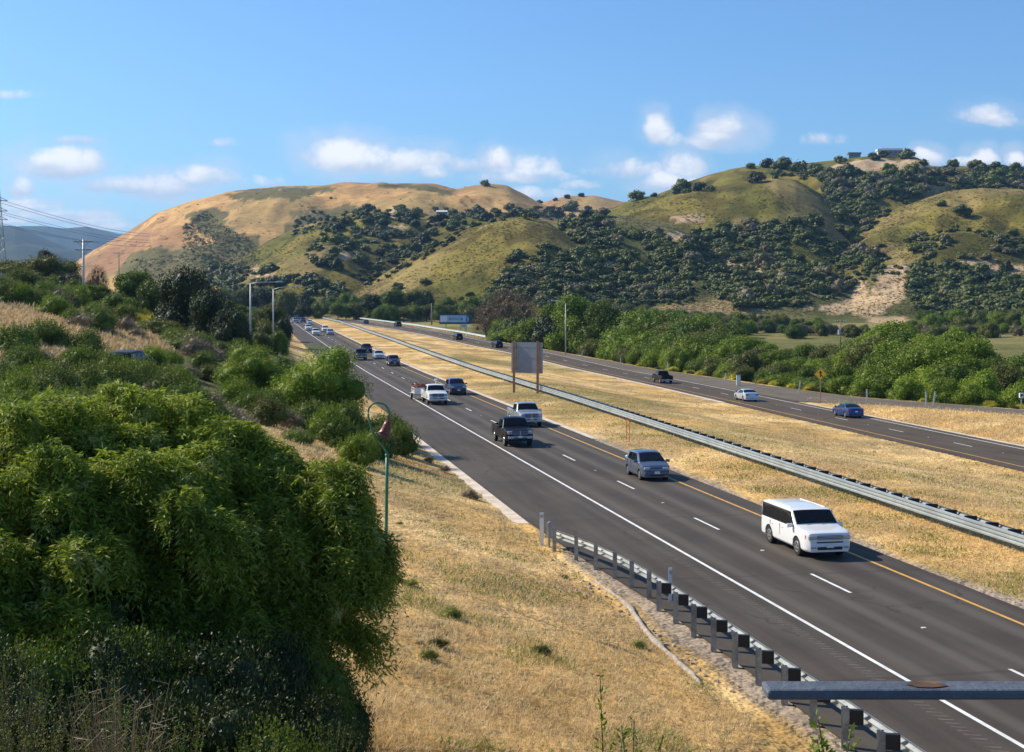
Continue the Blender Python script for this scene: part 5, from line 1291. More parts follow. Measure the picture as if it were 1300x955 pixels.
def sample(poly, n, rng=RNG, mind=0):
    if not mind:
        xs = [p[0] for p in poly]; ys = [p[1] for p in poly]; px = rng.uniform(min(xs), max(xs), n * 8); py = rng.uniform(min(ys), max(ys), n * 8); k = inpoly(px, py, poly)
        return np.stack([px[k], py[k]], 1)[:n]
    xs = [p[0] for p in poly]; ys = [p[1] for p in poly]; out = []
    for _ in range(60):
        px = rng.uniform(min(xs), max(xs), n * 3); py = rng.uniform(min(ys), max(ys), n * 3); k = inpoly(px, py, poly)
        for a, b in zip(px[k], py[k]):
            if all((a - c) ** 2 + ((b - d) * 1.5) ** 2 > mind * mind for c, d in out): out.append((a, b))
            if len(out) >= n: return np.array(out)
        if not mind: continue
    return np.array(out)
def bank_mark(px): return ('at the left edge' if px < 60 else 'left of the parked car' if px < 130 else 'around the parked car' if px < 200 else 'below the dark oaks' if px < 290 else 'left of the round roadside trees' if px < 370 else 'below the round roadside trees' if px < 450 else 'by the bell')
def scatter_shrubs(poly, n, mind, size, kinds, label, group, leafs=(None,), hs=(.7, 1.1), ymax=None):
    P = sample(poly, n, mind=mind); X, Y, Z, L, ok = hit(P[:, 0], P[:, 1])
    for x, y, z, o_ in zip(X, Y, Z, ok):
        if not o_ or (x + BR * y > 12.6) or (ymax and y > ymax): continue
        k = random.choice(kinds); s = random.uniform(*size)
        lf = random.choice(leafs) if k == 'coyote' else None
        shrub(k, x, y, s, ('dry grey brush ' if k == 'dry' else {None: 'leafy green', 'mid': 'mid green', 'olive': 'olive green', 'bright': 'bright green', 'coyote': 'fresh green', 'grey': 'greyish'}[lf] + ' shrub ') + label + ', ' + bank_mark(CX + FPX * x / y), ('dry brush ' if k == 'dry' else 'green shrubs ') + group, lf, random.uniform(*hs), z=z)
LF = (None, None, 'mid', 'olive', 'bright', 'coyote')
scatter_shrubs([(-20, 470), (60, 462), (160, 462), (240, 455), (300, 478), (360, 485), (430, 520), (500, 555), (515, 580), (480, 590), (420, 578), (330, 548), (290, 545), (200, 560), (60, 560), (-20, 560)], 80, 19, (.75, 1.35), ['coyote', 'coyote', 'coyote', 'dry'],
               'in the brush belt', 'in the brush belt', LF)
scatter_shrubs([(-20, 366), (90, 368), (150, 376), (250, 405), (330, 440), (310, 468), (230, 452), (205, 420), (120, 388), (70, 398), (-20, 382)], 75, 12, (1.1, 2.1), ['coyote', 'coyote', 'coyote', 'dry'], 'high on the left bank', 'high on the left bank', (None, 'olive', 'bright', 'mid', 'coyote'))
scatter_shrubs([(60, 395), (120, 390), (200, 425), (190, 440), (120, 425), (60, 410)], 14, 10, (.9, 1.6), ['dry', 'coyote'], 'on the dry part of the left bank', 'on the dry left bank', LF)
for px, py, s, lf, lb in ((70, 402, 1.7, 'bright', 'small bright green bush on the dry upper bank'), (60, 440, 1.5, 'coyote', 'dark green bush in the dry grass at the far left'), (20, 452, 1.6, 'mid', 'wide low green bush at the left edge below the dry grass'), (110, 450, 1.3, 'coyote', 'low bush left of the half hidden black car'),
                          (215, 462, 1.1, 'bright', 'bright bush right of the parked black car')):
    x, y, z = spot(px, py); shrub('coyote', x, y, s, lb, None, lf, .9)
for px, py, s, lf, lb in ((440, 556, 1.3, 'coyote', 'rounded green bush left of the bell'), (475, 580, 1.25, 'coyote', 'dense green bush behind the bell'), (505, 577, 1.2, 'mid', 'rightmost dark bush at the road edge behind the bell'), (455, 590, 1.0, 'bright', 'low bright bush under the crook of the bell pole'), (495, 556, 1.3, 'coyote', 'tall bush between the bell and the road'), (415, 560, 1.2, 'bright', 'bright bush beside the bare soil patch')):
    x, y, z = spot(px, py); shrub('coyote', x, y, s, lb, None, lf, 1.1)
# dry weeds beside the road
scatter_shrubs([(545, 560), (600, 600), (640, 650), (600, 640), (560, 600), (530, 575)], 8, 12, (.35, .6), ['dry'], 'beside the outer road edge', 'beside the road edge')
# yellow flowering band
for k, (px, py) in enumerate([(140, 390), (150, 395), (160, 399), (170, 404), (180, 408), (190, 412), (200, 415), (210, 419), (145, 396), (165, 407), (187, 414)]):
    x, y, z = spot(px, py); shrub('coyote', x, y, random.uniform(1.2, 1.7), 'yellow flowering bush in the diagonal band on the left bank', 'yellow flowering bushes on the left bank', 'yellow', .7, name='flowering_bush')
# foreground bushes under the camera: fine leaved, modelled stem by stem
def sprig_bush(x, y, ztop, W_, nst, label, seed, leaf='coyote', fine=1.0):
    rng = np.random.default_rng(seed); z0 = ground(x, y); H_ = ztop - z0; Q = []; m = MB()
    for k in range(nst):
        a = rng.uniform(0, 6.28); r = W_ * .5 * rng.random() ** .5; hh = H_ * (1 - .45 * (r / (W_ * .5)) ** 2) * rng.uniform(.86, 1.0); tipx, tipy = math.cos(a) * r, math.sin(a) * r
        P = [Vector((tipx * u ** 1.2 + .03 * math.sin(7 * u + a), tipy * u ** 1.2, hh * u - .2 * (1 - u))) for u in np.linspace(0, 1, 7)]
        m.tube(P, [.012, .011, .010, .008, .006, .004, .002], 4, caps=False)
        nl = int(130 * fine); u = rng.uniform(.45, 1.0, nl) ** .8; i = np.minimum((u * 6).astype(int), 5); f = u * 6 - i; PA = np.array(P); B = PA[i] * (1 - f[:, None]) + PA[i + 1] * f[:, None]
        dr = unit(nl, rng); dr[:, 2] = np.abs(dr[:, 2]) * .8 + .35; tl = rng.uniform(.0, .09, nl) * (1.25 - u); B = B + dr * tl[:, None]
        Q.append(kites(B, unit(nl, rng), dr, rng.uniform(.018, .038, nl), rng.uniform(.008, .014, nl)))
    r_ = empty('green_shrub', (x, y, z0), 0, label, 'shrub'); m.build('stems', M['bark'], r_); link_mesh('leaves', leaf_mesh('leaves', np.concatenate(Q)), M[leaf], r_)
for (px, y, tp_, W_, ns, lb, lf) in ((808, 6.0, 824, .38, 20, 'sprig topped bush nearest the camera left of the overpass rail', 'bright'), (772, 6.4, 846, .3, 12, 'lower sprigs beside the bush nearest the camera', 'bright'),
                                     (1022, 3.9, 842, .14, 5, 'few leafy sprigs rising at the end of the overpass rail', 'bright'), (1058, 3.95, 856, .14, 4, 'low leafy sprigs over the overpass rail', 'bright'),
                                     (128, 14, 826, 1.0, 60, 'bright green bush with upright sprigs at the lower left', 'coyote'), (30, 14, 800, 1.3, 70, 'green bush in the very lower left corner', 'coyote'), (70, 12.5, 860, 1.2, 60, 'low bush below the corner bush at lower left', 'mid'),
                                     (230, 15, 880, 1.3, 60, 'shaded bush at the bottom edge under the pepper tree', 'mid'), (330, 16, 900, 1.5, 60, 'dark bush at the bottom edge right of the shaded bush', 'mid'), (420, 17, 905, 1.2, 50, 'bush at the bottom edge where the dry slope begins', 'mid'), (170, 13, 905, 1.3, 60, 'bush at the bottom edge beside the sprig bush', 'mid')):
    sprig_bush((px - CX) / FPX * y, y, EYE + (HOR - tp_) * y / FPX, W_, ns, lb, px, lf)
def twigs(px, py0, y, W_, label, seed):
    rr = random.Random(seed); x = (px - CX) / FPX * y; z0 = ground(x, y); zt_ = EYE + (HOR - py0) * y / FPX; m = MB()
    for k in range(90):
        a = rr.uniform(0, 6.28); d = W_ * rr.uniform(.1, .5); h = (zt_ - z0) * rr.uniform(.7, 1); p0 = Vector((0, 0, 0)); p1 = Vector((math.cos(a) * d * .4, math.sin(a) * d * .4, h * .6)); p2 = Vector((math.cos(a) * d, math.sin(a) * d, h)); m.tube([p0, p1, p2], [.012, .007, .002], 4, caps=False)
        for q in range(5): u = rr.uniform(.4, 1); b = p1.lerp(p2, u); m.tube([b, b + Vector((rr.uniform(-.2, .2), rr.uniform(-.2, .2), rr.uniform(0, .2)))], [.004, .001], 3, caps=False)
    o = m.build('dry_shrub', M['twig']); o.location = (x, y, z0); tag(o, label, 'shrub')
twigs(150, 858, 13, 1.1, 'tangle of dead grey twigs in the lower left corner', 5)
# bushes that hide all but the roof of the parked car
for px, y, tp_, W_, lf, lb in ((140, 84, 450, 2.6, 'coyote', 'leafy bush hiding the left side of the parked black car'), (163, 85, 449, 2.4, 'bright', 'leafy bush in front of the parked black car'), (184, 86, 449, 2.4, 'coyote', 'leafy bush hiding the right side of the parked black car')):
    x, y, z = at(px, y); zt_ = EYE + (HOR - tp_) * y / FPX; s_ = W_ / 2.3; shrub('coyote', x, y, s_, lb, None, lf, max(.3, (zt_ - z) / (1.5 * s_)), z=z)

def fine_proto(seed):
    rng = np.random.default_rng(seed); lb = rand_lobes(rng, 1.6, 2.4, 10, .0, (.16, .28), .9); Q = crown(lb, 15000, .055, rng, .3, .2, .45, .5, rag=.25); return leaf_mesh('shrub', Q[Q[:, :, 2].min(1) > -.1], lb, .7)
FS = [fine_proto(s) for s in (61, 62)]
for me in FS: me.materials.append(M['dark'])  # near-black leaf colour stands in for the shade under the pepper trees
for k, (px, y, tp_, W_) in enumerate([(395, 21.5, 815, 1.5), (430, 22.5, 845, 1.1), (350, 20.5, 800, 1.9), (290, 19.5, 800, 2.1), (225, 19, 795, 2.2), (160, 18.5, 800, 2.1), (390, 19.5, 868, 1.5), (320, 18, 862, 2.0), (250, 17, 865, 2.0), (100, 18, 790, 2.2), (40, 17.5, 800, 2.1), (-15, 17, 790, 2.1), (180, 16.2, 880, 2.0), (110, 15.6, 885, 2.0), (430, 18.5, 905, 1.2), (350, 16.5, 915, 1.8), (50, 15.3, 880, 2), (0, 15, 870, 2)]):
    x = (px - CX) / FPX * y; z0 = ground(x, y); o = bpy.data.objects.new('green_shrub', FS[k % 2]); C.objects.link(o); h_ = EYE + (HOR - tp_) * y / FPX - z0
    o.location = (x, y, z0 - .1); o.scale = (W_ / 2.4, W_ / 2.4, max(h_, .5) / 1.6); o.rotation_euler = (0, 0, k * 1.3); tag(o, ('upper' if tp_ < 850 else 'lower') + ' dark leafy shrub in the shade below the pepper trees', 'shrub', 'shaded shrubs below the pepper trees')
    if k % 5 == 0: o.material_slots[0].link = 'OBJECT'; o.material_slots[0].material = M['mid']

# --- trees on the left bank and beside the road
def T(key, px, y, top, W_px, label, leaf=None, name='tree', base=None, group=None, cat='tree', var=None):
    x, y_, z = at(px, y); Ht = EYE + (HOR - top) * y / FPX - z
    return tree(key, x, y, max(Ht, 1.0), W_px * y / FPX, name, label, cat, group, leaf, var=var)
T('fine', 408, 100, 430, 124, 'round bright green tree covering the outer lane at centre left', 'fresh', 'pepper_tree')
T('fine', 318, 106, 434, 92, 'bright green tree left of the round one beside the road', 'fresh', 'pepper_tree')
T('fine', 362, 112, 446, 55, 'low green tree filling the gap between the two round roadside trees', 'mid', 'pepper_tree')
T('oakhi', 238, 180, 333, 92, 'large dark oak rising from the left bank', 'dark', 'oak_tree')
T('oakhi', 270, 172, 362, 66, 'dark oak at the right flank of the large dark oak', 'dark', 'oak_tree')
T('oakhi', 294, 166, 388, 50, 'lowest dark oak next to the first street lamp', 'dark', 'oak_tree')
T('round', 168, 215, 342, 70, 'rounded green tree left of the large dark oak', 'mid')
T('round', 196, 210, 352, 50, 'green tree filling the gap before the dark oak', 'mid')
T('round', 118, 210, 360, 52, 'low green tree under the pale utility pole', 'bright')
T('bush', 150, 205, 372, 50, 'green bush tree right of the utility pole foot', 'mid')
T('bush', 205, 172, 402, 50, 'bushy green tree below the large dark oak', 'olive')
T('bush', 250, 160, 420, 50, 'bushy olive tree below the dark oaks', 'olive')
T('oakhi', 66, 280, 322, 72, 'grey green rounded tree on the crest at far left', 'olive', 'oak_tree')
T('oakhi', 22, 285, 328, 70, 'dull green tree mass at the left edge', 'olive', 'oak_tree')
T('oakhi', 88, 262, 345, 36, 'small dark tree at the right end of the crest group', 'dark', 'oak_tree')
T('tall', 58, 330, 313, 30, 'dark treetop peeping above the crest group', 'dark', 'cypress_tree')
T('round', 40, 250, 352, 60, 'low tree behind the wire fence', 'olive')
T('bare', 124, 250, 333, 28, 'brown conifer right of the utility pole', 'brown', 'conifer_tree')
T('round', 345, 300, 385, 44, 'olive tree beside the second street lamp', 'olive')
T('round', 322, 290, 392, 40, 'olive tree between the two street lamps', 'olive')
T('bush', 352, 340, 394, 34, 'darker olive tree touching the outer lane', 'mid')
T('round', 300, 330, 385, 40, 'mid green tree beside the dark oaks', 'mid')
for px, y, top, w_, lf, lb in ((305, 175, 418, 34, 'mid', 'low bush tree at the foot of the first street lamp'), (330, 190, 420, 36, 'olive', 'low bush tree between the feet of the street lamps'), (352, 215, 418, 30, 'mid', 'low bush tree right of the second street lamp foot'), (338, 250, 402, 34, 'olive', 'bush tree behind the second street lamp foot'),
                           (312, 235, 402, 36, 'mid', 'bush tree behind the first street lamp foot'), (285, 150, 432, 46, 'coyote', 'wide bush tree above the left roadside tree'), (232, 150, 428, 46, 'mid', 'wide bush tree under the dark oaks'), (360, 290, 402, 26, 'dark', 'dark bush tree near the outer lane far up the road'), (300, 280, 392, 40, 'mid', 'bush tree behind the lowest dark oak')):
    T('bush', px, y, top, w_, lb, lf)
T('bare', 645, 440, 360, 78, 'large brownish leafless looking tree right of the billboard', 'brown', 'sycamore_tree')
T('bare', 618, 455, 385, 40, 'smaller brownish tree at the left of the large brown one', 'brown', 'sycamore_tree')
T('bush', 672, 372, 405, 62, 'bright yellow green willow behind the grey sign', 'bright', 'willow_tree')
T('bush', 640, 385, 418, 40, 'low yellow green willow left of the grey sign', 'bright', 'willow_tree')
T('tall', 728, 350, 366, 70, 'tall bright green cottonwood behind the far street lamp', 'bright', 'cottonwood_tree')
T('tall', 765, 340, 374, 62, 'second tall green cottonwood right of the far street lamp', 'mid', 'cottonwood_tree')
T('tall', 700, 372, 380, 45, 'tall green cottonwood at the left of the far street lamp', 'bright', 'cottonwood_tree')
# riparian belt along the far road
TPX = [600, 640, 690, 745, 780, 800, 830, 860, 885, 920, 950, 1000, 1060, 1085, 1110, 1140, 1170, 1200, 1230, 1255, 1300, 1360]
TPY = [395, 398, 385, 385, 380, 388, 386, 380, 392, 405, 422, 436, 438, 424, 412, 408, 410, 418, 424, 438, 446, 448]
rg_ = random.Random(12)
TONE = {'fresh': 'fresh bright green', 'mid': 'mid green', 'olive': 'olive green', 'bright': 'bright green', 'dark': 'dark green', 'oak': 'deep green', 'grey': 'greyish', 'yellow': 'yellow', None: 'leafy green', 'coyote': 'leafy green'}
MARK = [(718, 'the far street lamp'), (790, 'the post above the far black pickup'), (838, 'the far black pickup'), (890, 'the stretch behind the far pickup'), (937, 'the grey cabinet'), (985, 'the far silver sedan'), (1043, 'the merge sign'), (1100, 'the blue coupe'), (1180, 'the pair of white posts'), (1235, 'the dry gore strip'), (1296, 'the right edge of the picture')]
def near_mark(px): return min(MARK, key=lambda m: abs(m[0] - px))[1]
def belt_label(px, row, lf): return TONE[lf] + (' bush in the front row near ', ' tree in the second row near ', ' tree in the third row near ', ' tree in the back row near ')[row] + near_mark(px)
ys_ = []; y = 166.0
while y < 330: ys_.append(y); y += 5.2 + y * .004
n = 0
for y in ys_:
    for row, (off, hf, key) in enumerate(((5.5, .40, 'bush'), (12, .66, 'bush'), (21, .85, 'round'), (33, 1.0, 'round'))):
        yy = y + rg_.uniform(-2, 2) + row; x = float(xe(np.array(yy))) + off + rg_.uniform(-1.5, 1.5); px = CX + FPX * x / yy
        if px > 1345 or px < 690: continue
        top = np.interp(px, TPX, TPY) + rg_.uniform(-3, 7); g0 = ground(x, yy); H_ = (EYE + (HOR - top) * yy / FPX - g0) * hf * rg_.uniform(.82, 1.04)
        H_ = max(H_, 2.5); lf = rg_.choice(['mid', 'olive', 'bright', 'bright', 'fresh', 'olive', 'mid', 'bright', 'bright'])
        tree(key, x, yy, H_, min(max(H_ * rg_.uniform(.95, 1.25), 5.5), 12), 'willow_tree' if key == 'bush' else 'tree', belt_label(px, row, lf), 'tree', 'trees in the belt along the far road', lf); n += 1
HM = [(290, 'the golden hill flank'), (335, 'the street lamps'), (400, 'the distant cars'), (450, 'the left end of the rail'), (500, 'the tiny dark vehicle'), (548, 'the bare pole'), (590, 'the billboard'), (640, 'the brown tree'), (790, 'the wooded slope'), (850, 'the upper sand patch'), (900, 'the mottled slope'), (960, 'the middle of the slope'), (1020, 'the small sand spot'), (1067, 'the transformer pole side'), (1110, 'the sandy slump'), (1160, 'the right side of the slump'), (1220, 'the low right slope'), (1290, 'the right edge')]
def hill_mark(px): return min(HM, key=lambda m: abs(m[0] - px))[1]
for k in range(16):
    y = 335 + k * 8; x = float(xo(np.array(float(y)))) + rg_.uniform(8, 26); px = CX + FPX * x / y
    top = np.interp(px, [540, 600, 640, 760], [392, 402, 404, 392]); g0 = ground(x, y)
    tree('bush', x, y, max(2.5, EYE + (HOR - top) * y / FPX - g0), None, 'willow_tree', TONE[(lf_ := rg_.choice(['mid', 'bright', 'dark']))] + ' tree beyond the far guardrail, near ' + hill_mark(px), 'tree', 'trees beyond the far guardrail', lf_)
# tree rows beyond the field and round the bend
def row(px0, px1, step, y0, y1, tx, ty, label, group, leafs, keys=('round', 'bush')):
    px = px0
    while px < px1:
        y = rg_.uniform(y0, y1); top = np.interp(px, tx, ty) + rg_.uniform(-3, 5); x, y, g0 = at(px + rg_.uniform(-4, 4), y); H_ = EYE + (HOR - top) * y / FPX - g0
        lf_ = rg_.choice(leafs); lf_t = (lf_, TONE[lf_])
        if H_ > 2.2: tree(rg_.choice(keys), x, y, H_, H_ * rg_.uniform(1.05, 1.5) if H_ < 7 else max(H_ * .95, 8), 'tree', lf_t[1] + ' ' + label + (' below ' + hill_mark(px) if len(label.split()) < 9 else ''), 'tree', group, lf_t[0])
        px += step * rg_.uniform(.7, 1.3)
row(770, 1350, 12, 560, 620, [770, 900, 1000, 1050, 1075, 1140, 1160, 1300], [380, 395, 400, 405, 412, 412, 395, 392], 'tree beyond the field', 'trees beyond the green field', ['mid', 'oak', 'olive', 'bright'])
row(780, 1350, 9, 490, 540, [770, 900, 1000, 1100, 1300], [385, 398, 408, 412, 408], 'bushy tree behind the field', 'bushy trees behind the green field', ['mid', 'bright', 'olive', 'grey'], ('bush',))
row(385, 640, 13, 600, 680, [385, 430, 470, 520, 560, 600, 640], [382, 372, 372, 366, 372, 372, 374], 'tree in the bend wood', 'trees behind the far bend', ['mid', 'dark', 'oak', 'mid'])
row(430, 620, 14, 585, 625, [385, 430, 470, 520, 600, 640], [392, 386, 384, 384, 386, 386], 'front tree by the bend', 'bright trees by the far bend', ['bright', 'mid', 'olive'])
row(395, 480, 12, 690, 740, [385, 430, 480], [388, 378, 376], 'tree at the valley end', 'trees above the distant cars', ['mid', 'olive'])
row(262, 400, 14, 640, 720, [262, 300, 340, 400], [366, 362, 366, 372], 'valley floor tree', 'trees behind the street lamps', ['mid', 'oak', 'olive', 'dark'])
row(275, 345, 15, 420, 500, [262, 300, 345], [378, 382, 390], 'lower valley tree', 'trees beside the street lamps', ['mid', 'olive'])

# --- oaks on the hills
def far_proto(seed, n=420, size=.95):
    rng = np.random.default_rng(seed); lb = rand_lobes(rng, 7, 10, 8, .08, (.18, .29), .8); Q = crown(lb, n, size, rng, .55, aspect=.75, shell=.3)
    V = Q.reshape(-1, 3); F = np.arange(len(V)).reshape(-1, 4); cv, cf = core(lb, .84, 8, 5, rng); F = np.concatenate([F, cf + len(V)]); V = np.concatenate([V, cv]); return V, F
FP = [far_proto(s) for s in (21, 22, 23, 24)]; FM = []
for V, F in FP: me = np_mesh('oak', V, F); me.materials.append(M['oak']); FM.append(me)
OAKS = [  # polygon, individual trees, further small trees in the mass, width in px, label, leaf colours
 ([(455, 270), (520, 264), (600, 270), (690, 264), (755, 264), (780, 292), (740, 302), (700, 280), (640, 280), (600, 288), (545, 292), (500, 284), (460, 284)], 50, 90, (10, 22), 'oak on the dark ridge', ('oak', 'dark')),
 ([(705, 290), (760, 272), (830, 290), (870, 330), (880, 372), (820, 395), (700, 395), (640, 378), (615, 368), (655, 350), (700, 336), (740, 318)], 55, 420, (13, 26), 'oak on the central wooded slope', ('oak', 'oak', 'grey')),
 ([(1040, 215), (1110, 222), (1150, 218), (1260, 215), (1300, 222), (1300, 240), (1200, 238), (1140, 262), (1105, 292), (1060, 280), (1045, 245)], 48, 260, (12, 26), 'oak in the gully under the houses', ('oak', 'oak', 'grey')),
 ([(870, 300), (960, 282), (1040, 285), (1110, 300), (1130, 330), (1100, 345), (1060, 380), (1000, 392), (940, 392), (900, 372), (870, 345)], 55, 420, (13, 28), 'oak on the mottled slope', ('oak', 'oak', 'grey')),
 ([(1150, 348), (1200, 330), (1300, 345), (1300, 402), (1200, 405), (1160, 398)], 26, 200, (15, 28), 'oak beside the sandy slump', ('oak', 'dark')),
 ([(1150, 300), (1220, 290), (1300, 305), (1300, 335), (1200, 328), (1150, 335)], 10, 90, (10, 20), 'oak on the right spur', ('oak', 'grey')),
 ([(385, 298), (440, 278), (500, 284), (560, 300), (560, 312), (500, 335), (430, 348), (390, 330)], 20, 60, (12, 22), 'oak on the left slope', ('oak', 'dark')),
 ([(262, 335), (330, 345), (400, 352), (440, 372), (430, 392), (300, 392), (262, 375)], 16, 110, (14, 26), 'oak at the left hill foot', ('oak', 'dark')),
 ([(560, 280), (620, 282), (520, 340), (470, 365), (430, 360), (480, 335), (520, 310)], 5, 60, (10, 18), 'oak in the central fold', ('oak',)),
 ([(650, 325), (700, 310), (730, 330), (690, 352), (640, 352)], 6, 30, (12, 24), 'oak on the round hill', ('oak', 'dark')),
]
def add_oak(x, y, z, W_, H_, label, group, lf, name='oak_tree', me=None):
    o = bpy.data.objects.new(name, me or random.choice(FM)); C.objects.link(o); s = W_ / 10
    o.location = (x, y, z - H_ * .04); o.scale = (s, s, H_ / 7); o.rotation_euler = (0, 0, random.uniform(0, 6.28))
    if lf != 'oak': o.material_slots[0].link = 'OBJECT'; o.material_slots[0].material = M[lf]
    tag(o, label, 'tree', group)
massV, massF, off = [], [], 0
FPs = [far_proto(s, 60, 2.3) for s in (31, 32, 33)]
def mass_add(x, y, z, W_, H_, proto=None):
    global off
    V, F = random.choice(FPs) if proto is None else proto; a = random.uniform(0, 6.28); c, s = math.cos(a), math.sin(a); k = W_ / 10
    P = np.stack([(V[:, 0] * c - V[:, 1] * s) * k + x, (V[:, 0] * s + V[:, 1] * c) * k + y, V[:, 2] * H_ / 7 + z - H_ * .05], 1); massV.append(P); massF.append(F + off); off += len(P)
for poly, ni, nm, wr_, lab, lfs in OAKS:
    P = sample(poly, ni, mind=wr_[0] * .62); X, Y, Z, L, ok = hit(P[:, 0], P[:, 1])
    for x, y, z, o_ in zip(X, Y, Z, ok):
        if o_ and y > 600:
            W_ = random.uniform(*wr_) * y / FPX; lf_ = random.choice(lfs); pq = (CX + FPX * x / y, HOR + FPX * (EYE - z) / y); u_ = (pq[0] - min(p[0] for p in poly)) / (max(p[0] for p in poly) - min(p[0] for p in poly)); v_ = (pq[1] - min(p[1] for p in poly)) / (max(p[1] for p in poly) - min(p[1] for p in poly))
            where = ('high', 'halfway up', 'low')[min(2, int(v_ * 3))] + ' at the ' + ('far left', 'left', 'middle', 'right', 'far right')[max(0, min(4, int(u_ * 5)))]
            add_oak(x, y, z, W_, W_ * random.uniform(.55, .8), ('broad ' if W_ * FPX / y > (wr_[0] + wr_[1]) / 2 else '') + lab + ', ' + where, lab.replace('oak ', 'oaks ', 1), lf_)
    P = sample(poly, int(nm * 2.3)); X, Y, Z, L, ok = hit(P[:, 0], P[:, 1]); dn_ = fbm(X / 30, Y / 50, 3)
    for x, y, z, o_, dd in zip(X, Y, Z, ok, dn_):
        if o_ and y > 600 and dd > .43: W_ = random.uniform(5, wr_[0] * (.9 + dd * .7)) * y / FPX; mass_add(x, y, z, W_, W_ * random.uniform(.35, .7))
tp = []
for s in (41, 42, 43):
    rng = np.random.default_rng(s); q = crown([(0, 0, 2.5, (5, 5, 3.5))], 16, 3.6, rng, .5, .3, .8); tp.append((q.reshape(-1, 3), np.arange(64).reshape(-1, 4)))
# single trees that stand out
for (px, py, wp, lb) in ((1078, 226, 32, 'big round oak below the low hilltop house'), (1067, 208, 17, 'oak on the skyline left of the low hilltop house'), (1110, 203, 16, 'oak beside the narrow hilltop tower'), (1122, 200, 14, 'oak behind the large hilltop house'), (1151, 201, 22, 'oak right of the large hilltop house'), (1172, 212, 14, 'small oak on the descending right skyline'),
                         (866, 243, 26, 'flat oak group on the left skyline of the right hill'), (888, 242, 20, 'second oak of the flat skyline group'), (808, 254, 22, 'lone oak on the saddle left of the green spur'), (830, 250, 9, 'tiny oak on the saddle skyline'), (616, 236, 13, 'lone oak on top of the golden hill'), (685, 258, 9, 'tiny tree at the right shoulder of the golden hill'),
                         (720, 252, 9, 'leftmost small oak on the small golden knoll'), (738, 250, 9, 'middle small oak on the small golden knoll'), (705, 255, 7, 'tiniest oak on the small golden knoll'), (953, 214, 13, 'oak on the skyline above the green spur'), (975, 213, 20, 'dark oak left of the summit trees'), (992, 215, 26, 'wide oak left of the summit'), (1015, 218, 24, 'wide oak nearer the summit'), (1035, 220, 22, 'oak just left of the golden summit'),
                         (960, 232, 24, 'oak lying against the top of the green spur'), (1285, 300, 18, 'lone dark oak on the right spur'), (1222, 275, 24, 'dark round oak on the slope of the right spur'), (1210, 212, 16, 'oak on the right skyline'), (1238, 214, 20, 'oak behind the small grey roof'), (1262, 216, 18, 'low oak on the far right skyline'), (1290, 218, 20, 'last oak on the right skyline'),
                         (645, 352, 24, 'dark round oak on the face of the round green hill'), (540, 362, 16, 'round oak at the foot of the round green hill'), (505, 368, 16, 'dark tree at the foot of the round green hill'), (345, 345, 20, 'dark oak on the left mid slope'), (395, 362, 28, 'broad dark oak above the second street lamp'), (408, 338, 18, 'oak in the left mid slope fold'), (1195, 262, 14, 'small oak high on the right spur'),
                         (468, 268, 18, 'oak on the left end of the dark ridge trees'), (420, 252, 4, 'tiny bush on the golden hill crest')):
    X, Y, Z, L, ok = hit([px], [py])
    if not ok[0]: X, Y, Z, L, ok = hit([px], [py + 4])
    if not ok[0]: X, Y, Z, L, ok = hit([px], [py + 9])
    if ok[0]: W_ = wp * Y[0] / FPX; add_oak(float(X[0]), float(Y[0]), float(Z[0]), W_, W_ * .68, lb, None, 'dark' if random.random() < .5 else 'oak')
# dark brush slope on the golden hill and other thickets, then the loose chaparral of the green hills
for poly, nm, wmin, wmax in (([(232, 285), (262, 268), (290, 290), (320, 305), (335, 328), (300, 340), (250, 340), (232, 322)], 1500, 2, 4.2), ([(165, 330), (230, 322), (320, 332), (330, 352), (170, 352)], 350, 2, 5), ([(380, 272), (440, 266), (470, 270), (440, 285), (370, 300)], 60, 3, 8), ([(740, 345), (800, 340), (870, 345), (880, 385), (760, 395)], 150, 4, 10), ([(1060, 330), (1150, 340), (1180, 360), (1120, 350), (1070, 380)], 60, 4, 9),
                             ([(960, 228), (1000, 216), (1060, 215), (1060, 232), (1000, 226)], 40, 5, 12), ([(1150, 225), (1300, 222), (1300, 240), (1200, 240)], 80, 6, 14), ([(855, 242), (905, 238), (905, 244), (855, 247)], 12, 8, 14)):
    P = sample(poly, nm); X, Y, Z, L, ok = hit(P[:, 0], P[:, 1])
    for x, y, z, o_ in zip(X, Y, Z, ok):
        if o_ and y > 500: W_ = random.uniform(wmin, wmax) * y / FPX; mass_add(x, y, z, W_, W_ * .6, random.choice(tp) if wmin == 2 else None)
me = np_mesh('brushwood', np.concatenate(massV), np.concatenate(massF)); tag(link_mesh('brushwood', me, M['oakmass']), 'dense mass of small oaks and brush covering the hill gullies', 'brushwood', kind='stuff')
massV, massF, off = [], [], 0
allow = lambda L: kinds[L]
P = np.stack([RNG.uniform(-20, 1320, 52000), RNG.uniform(236, 402, 52000)], 1); X, Y, Z, L, ok = hit(P[:, 0], P[:, 1]); kk = kinds[L]
dn = fbm(X / 25, Y / 45, 3)
for x, y, z, k, o_, d_, (px_, py_) in zip(X, Y, Z, kk, ok, dn, P):
    if not o_ or y < 600 or y > 2300: continue
    pr = {'green': .22 + (d_ > .5) * .55, 'brush': .65 + (d_ > .5) * .3, 'golden': .012 + .1 * (d_ > .62)}.get(k, 0)
    if random.random() < pr: W_ = random.uniform(1.3, 3.4) * y / FPX; mass_add(x, y, z, W_, W_ * .55, random.choice(tp))
me = np_mesh('chaparral', np.concatenate(massV), np.concatenate(massF)); tag(link_mesh('chaparral', me, M['chap']), 'low olive scrub dotted over the hillsides', 'scrub', kind='stuff')

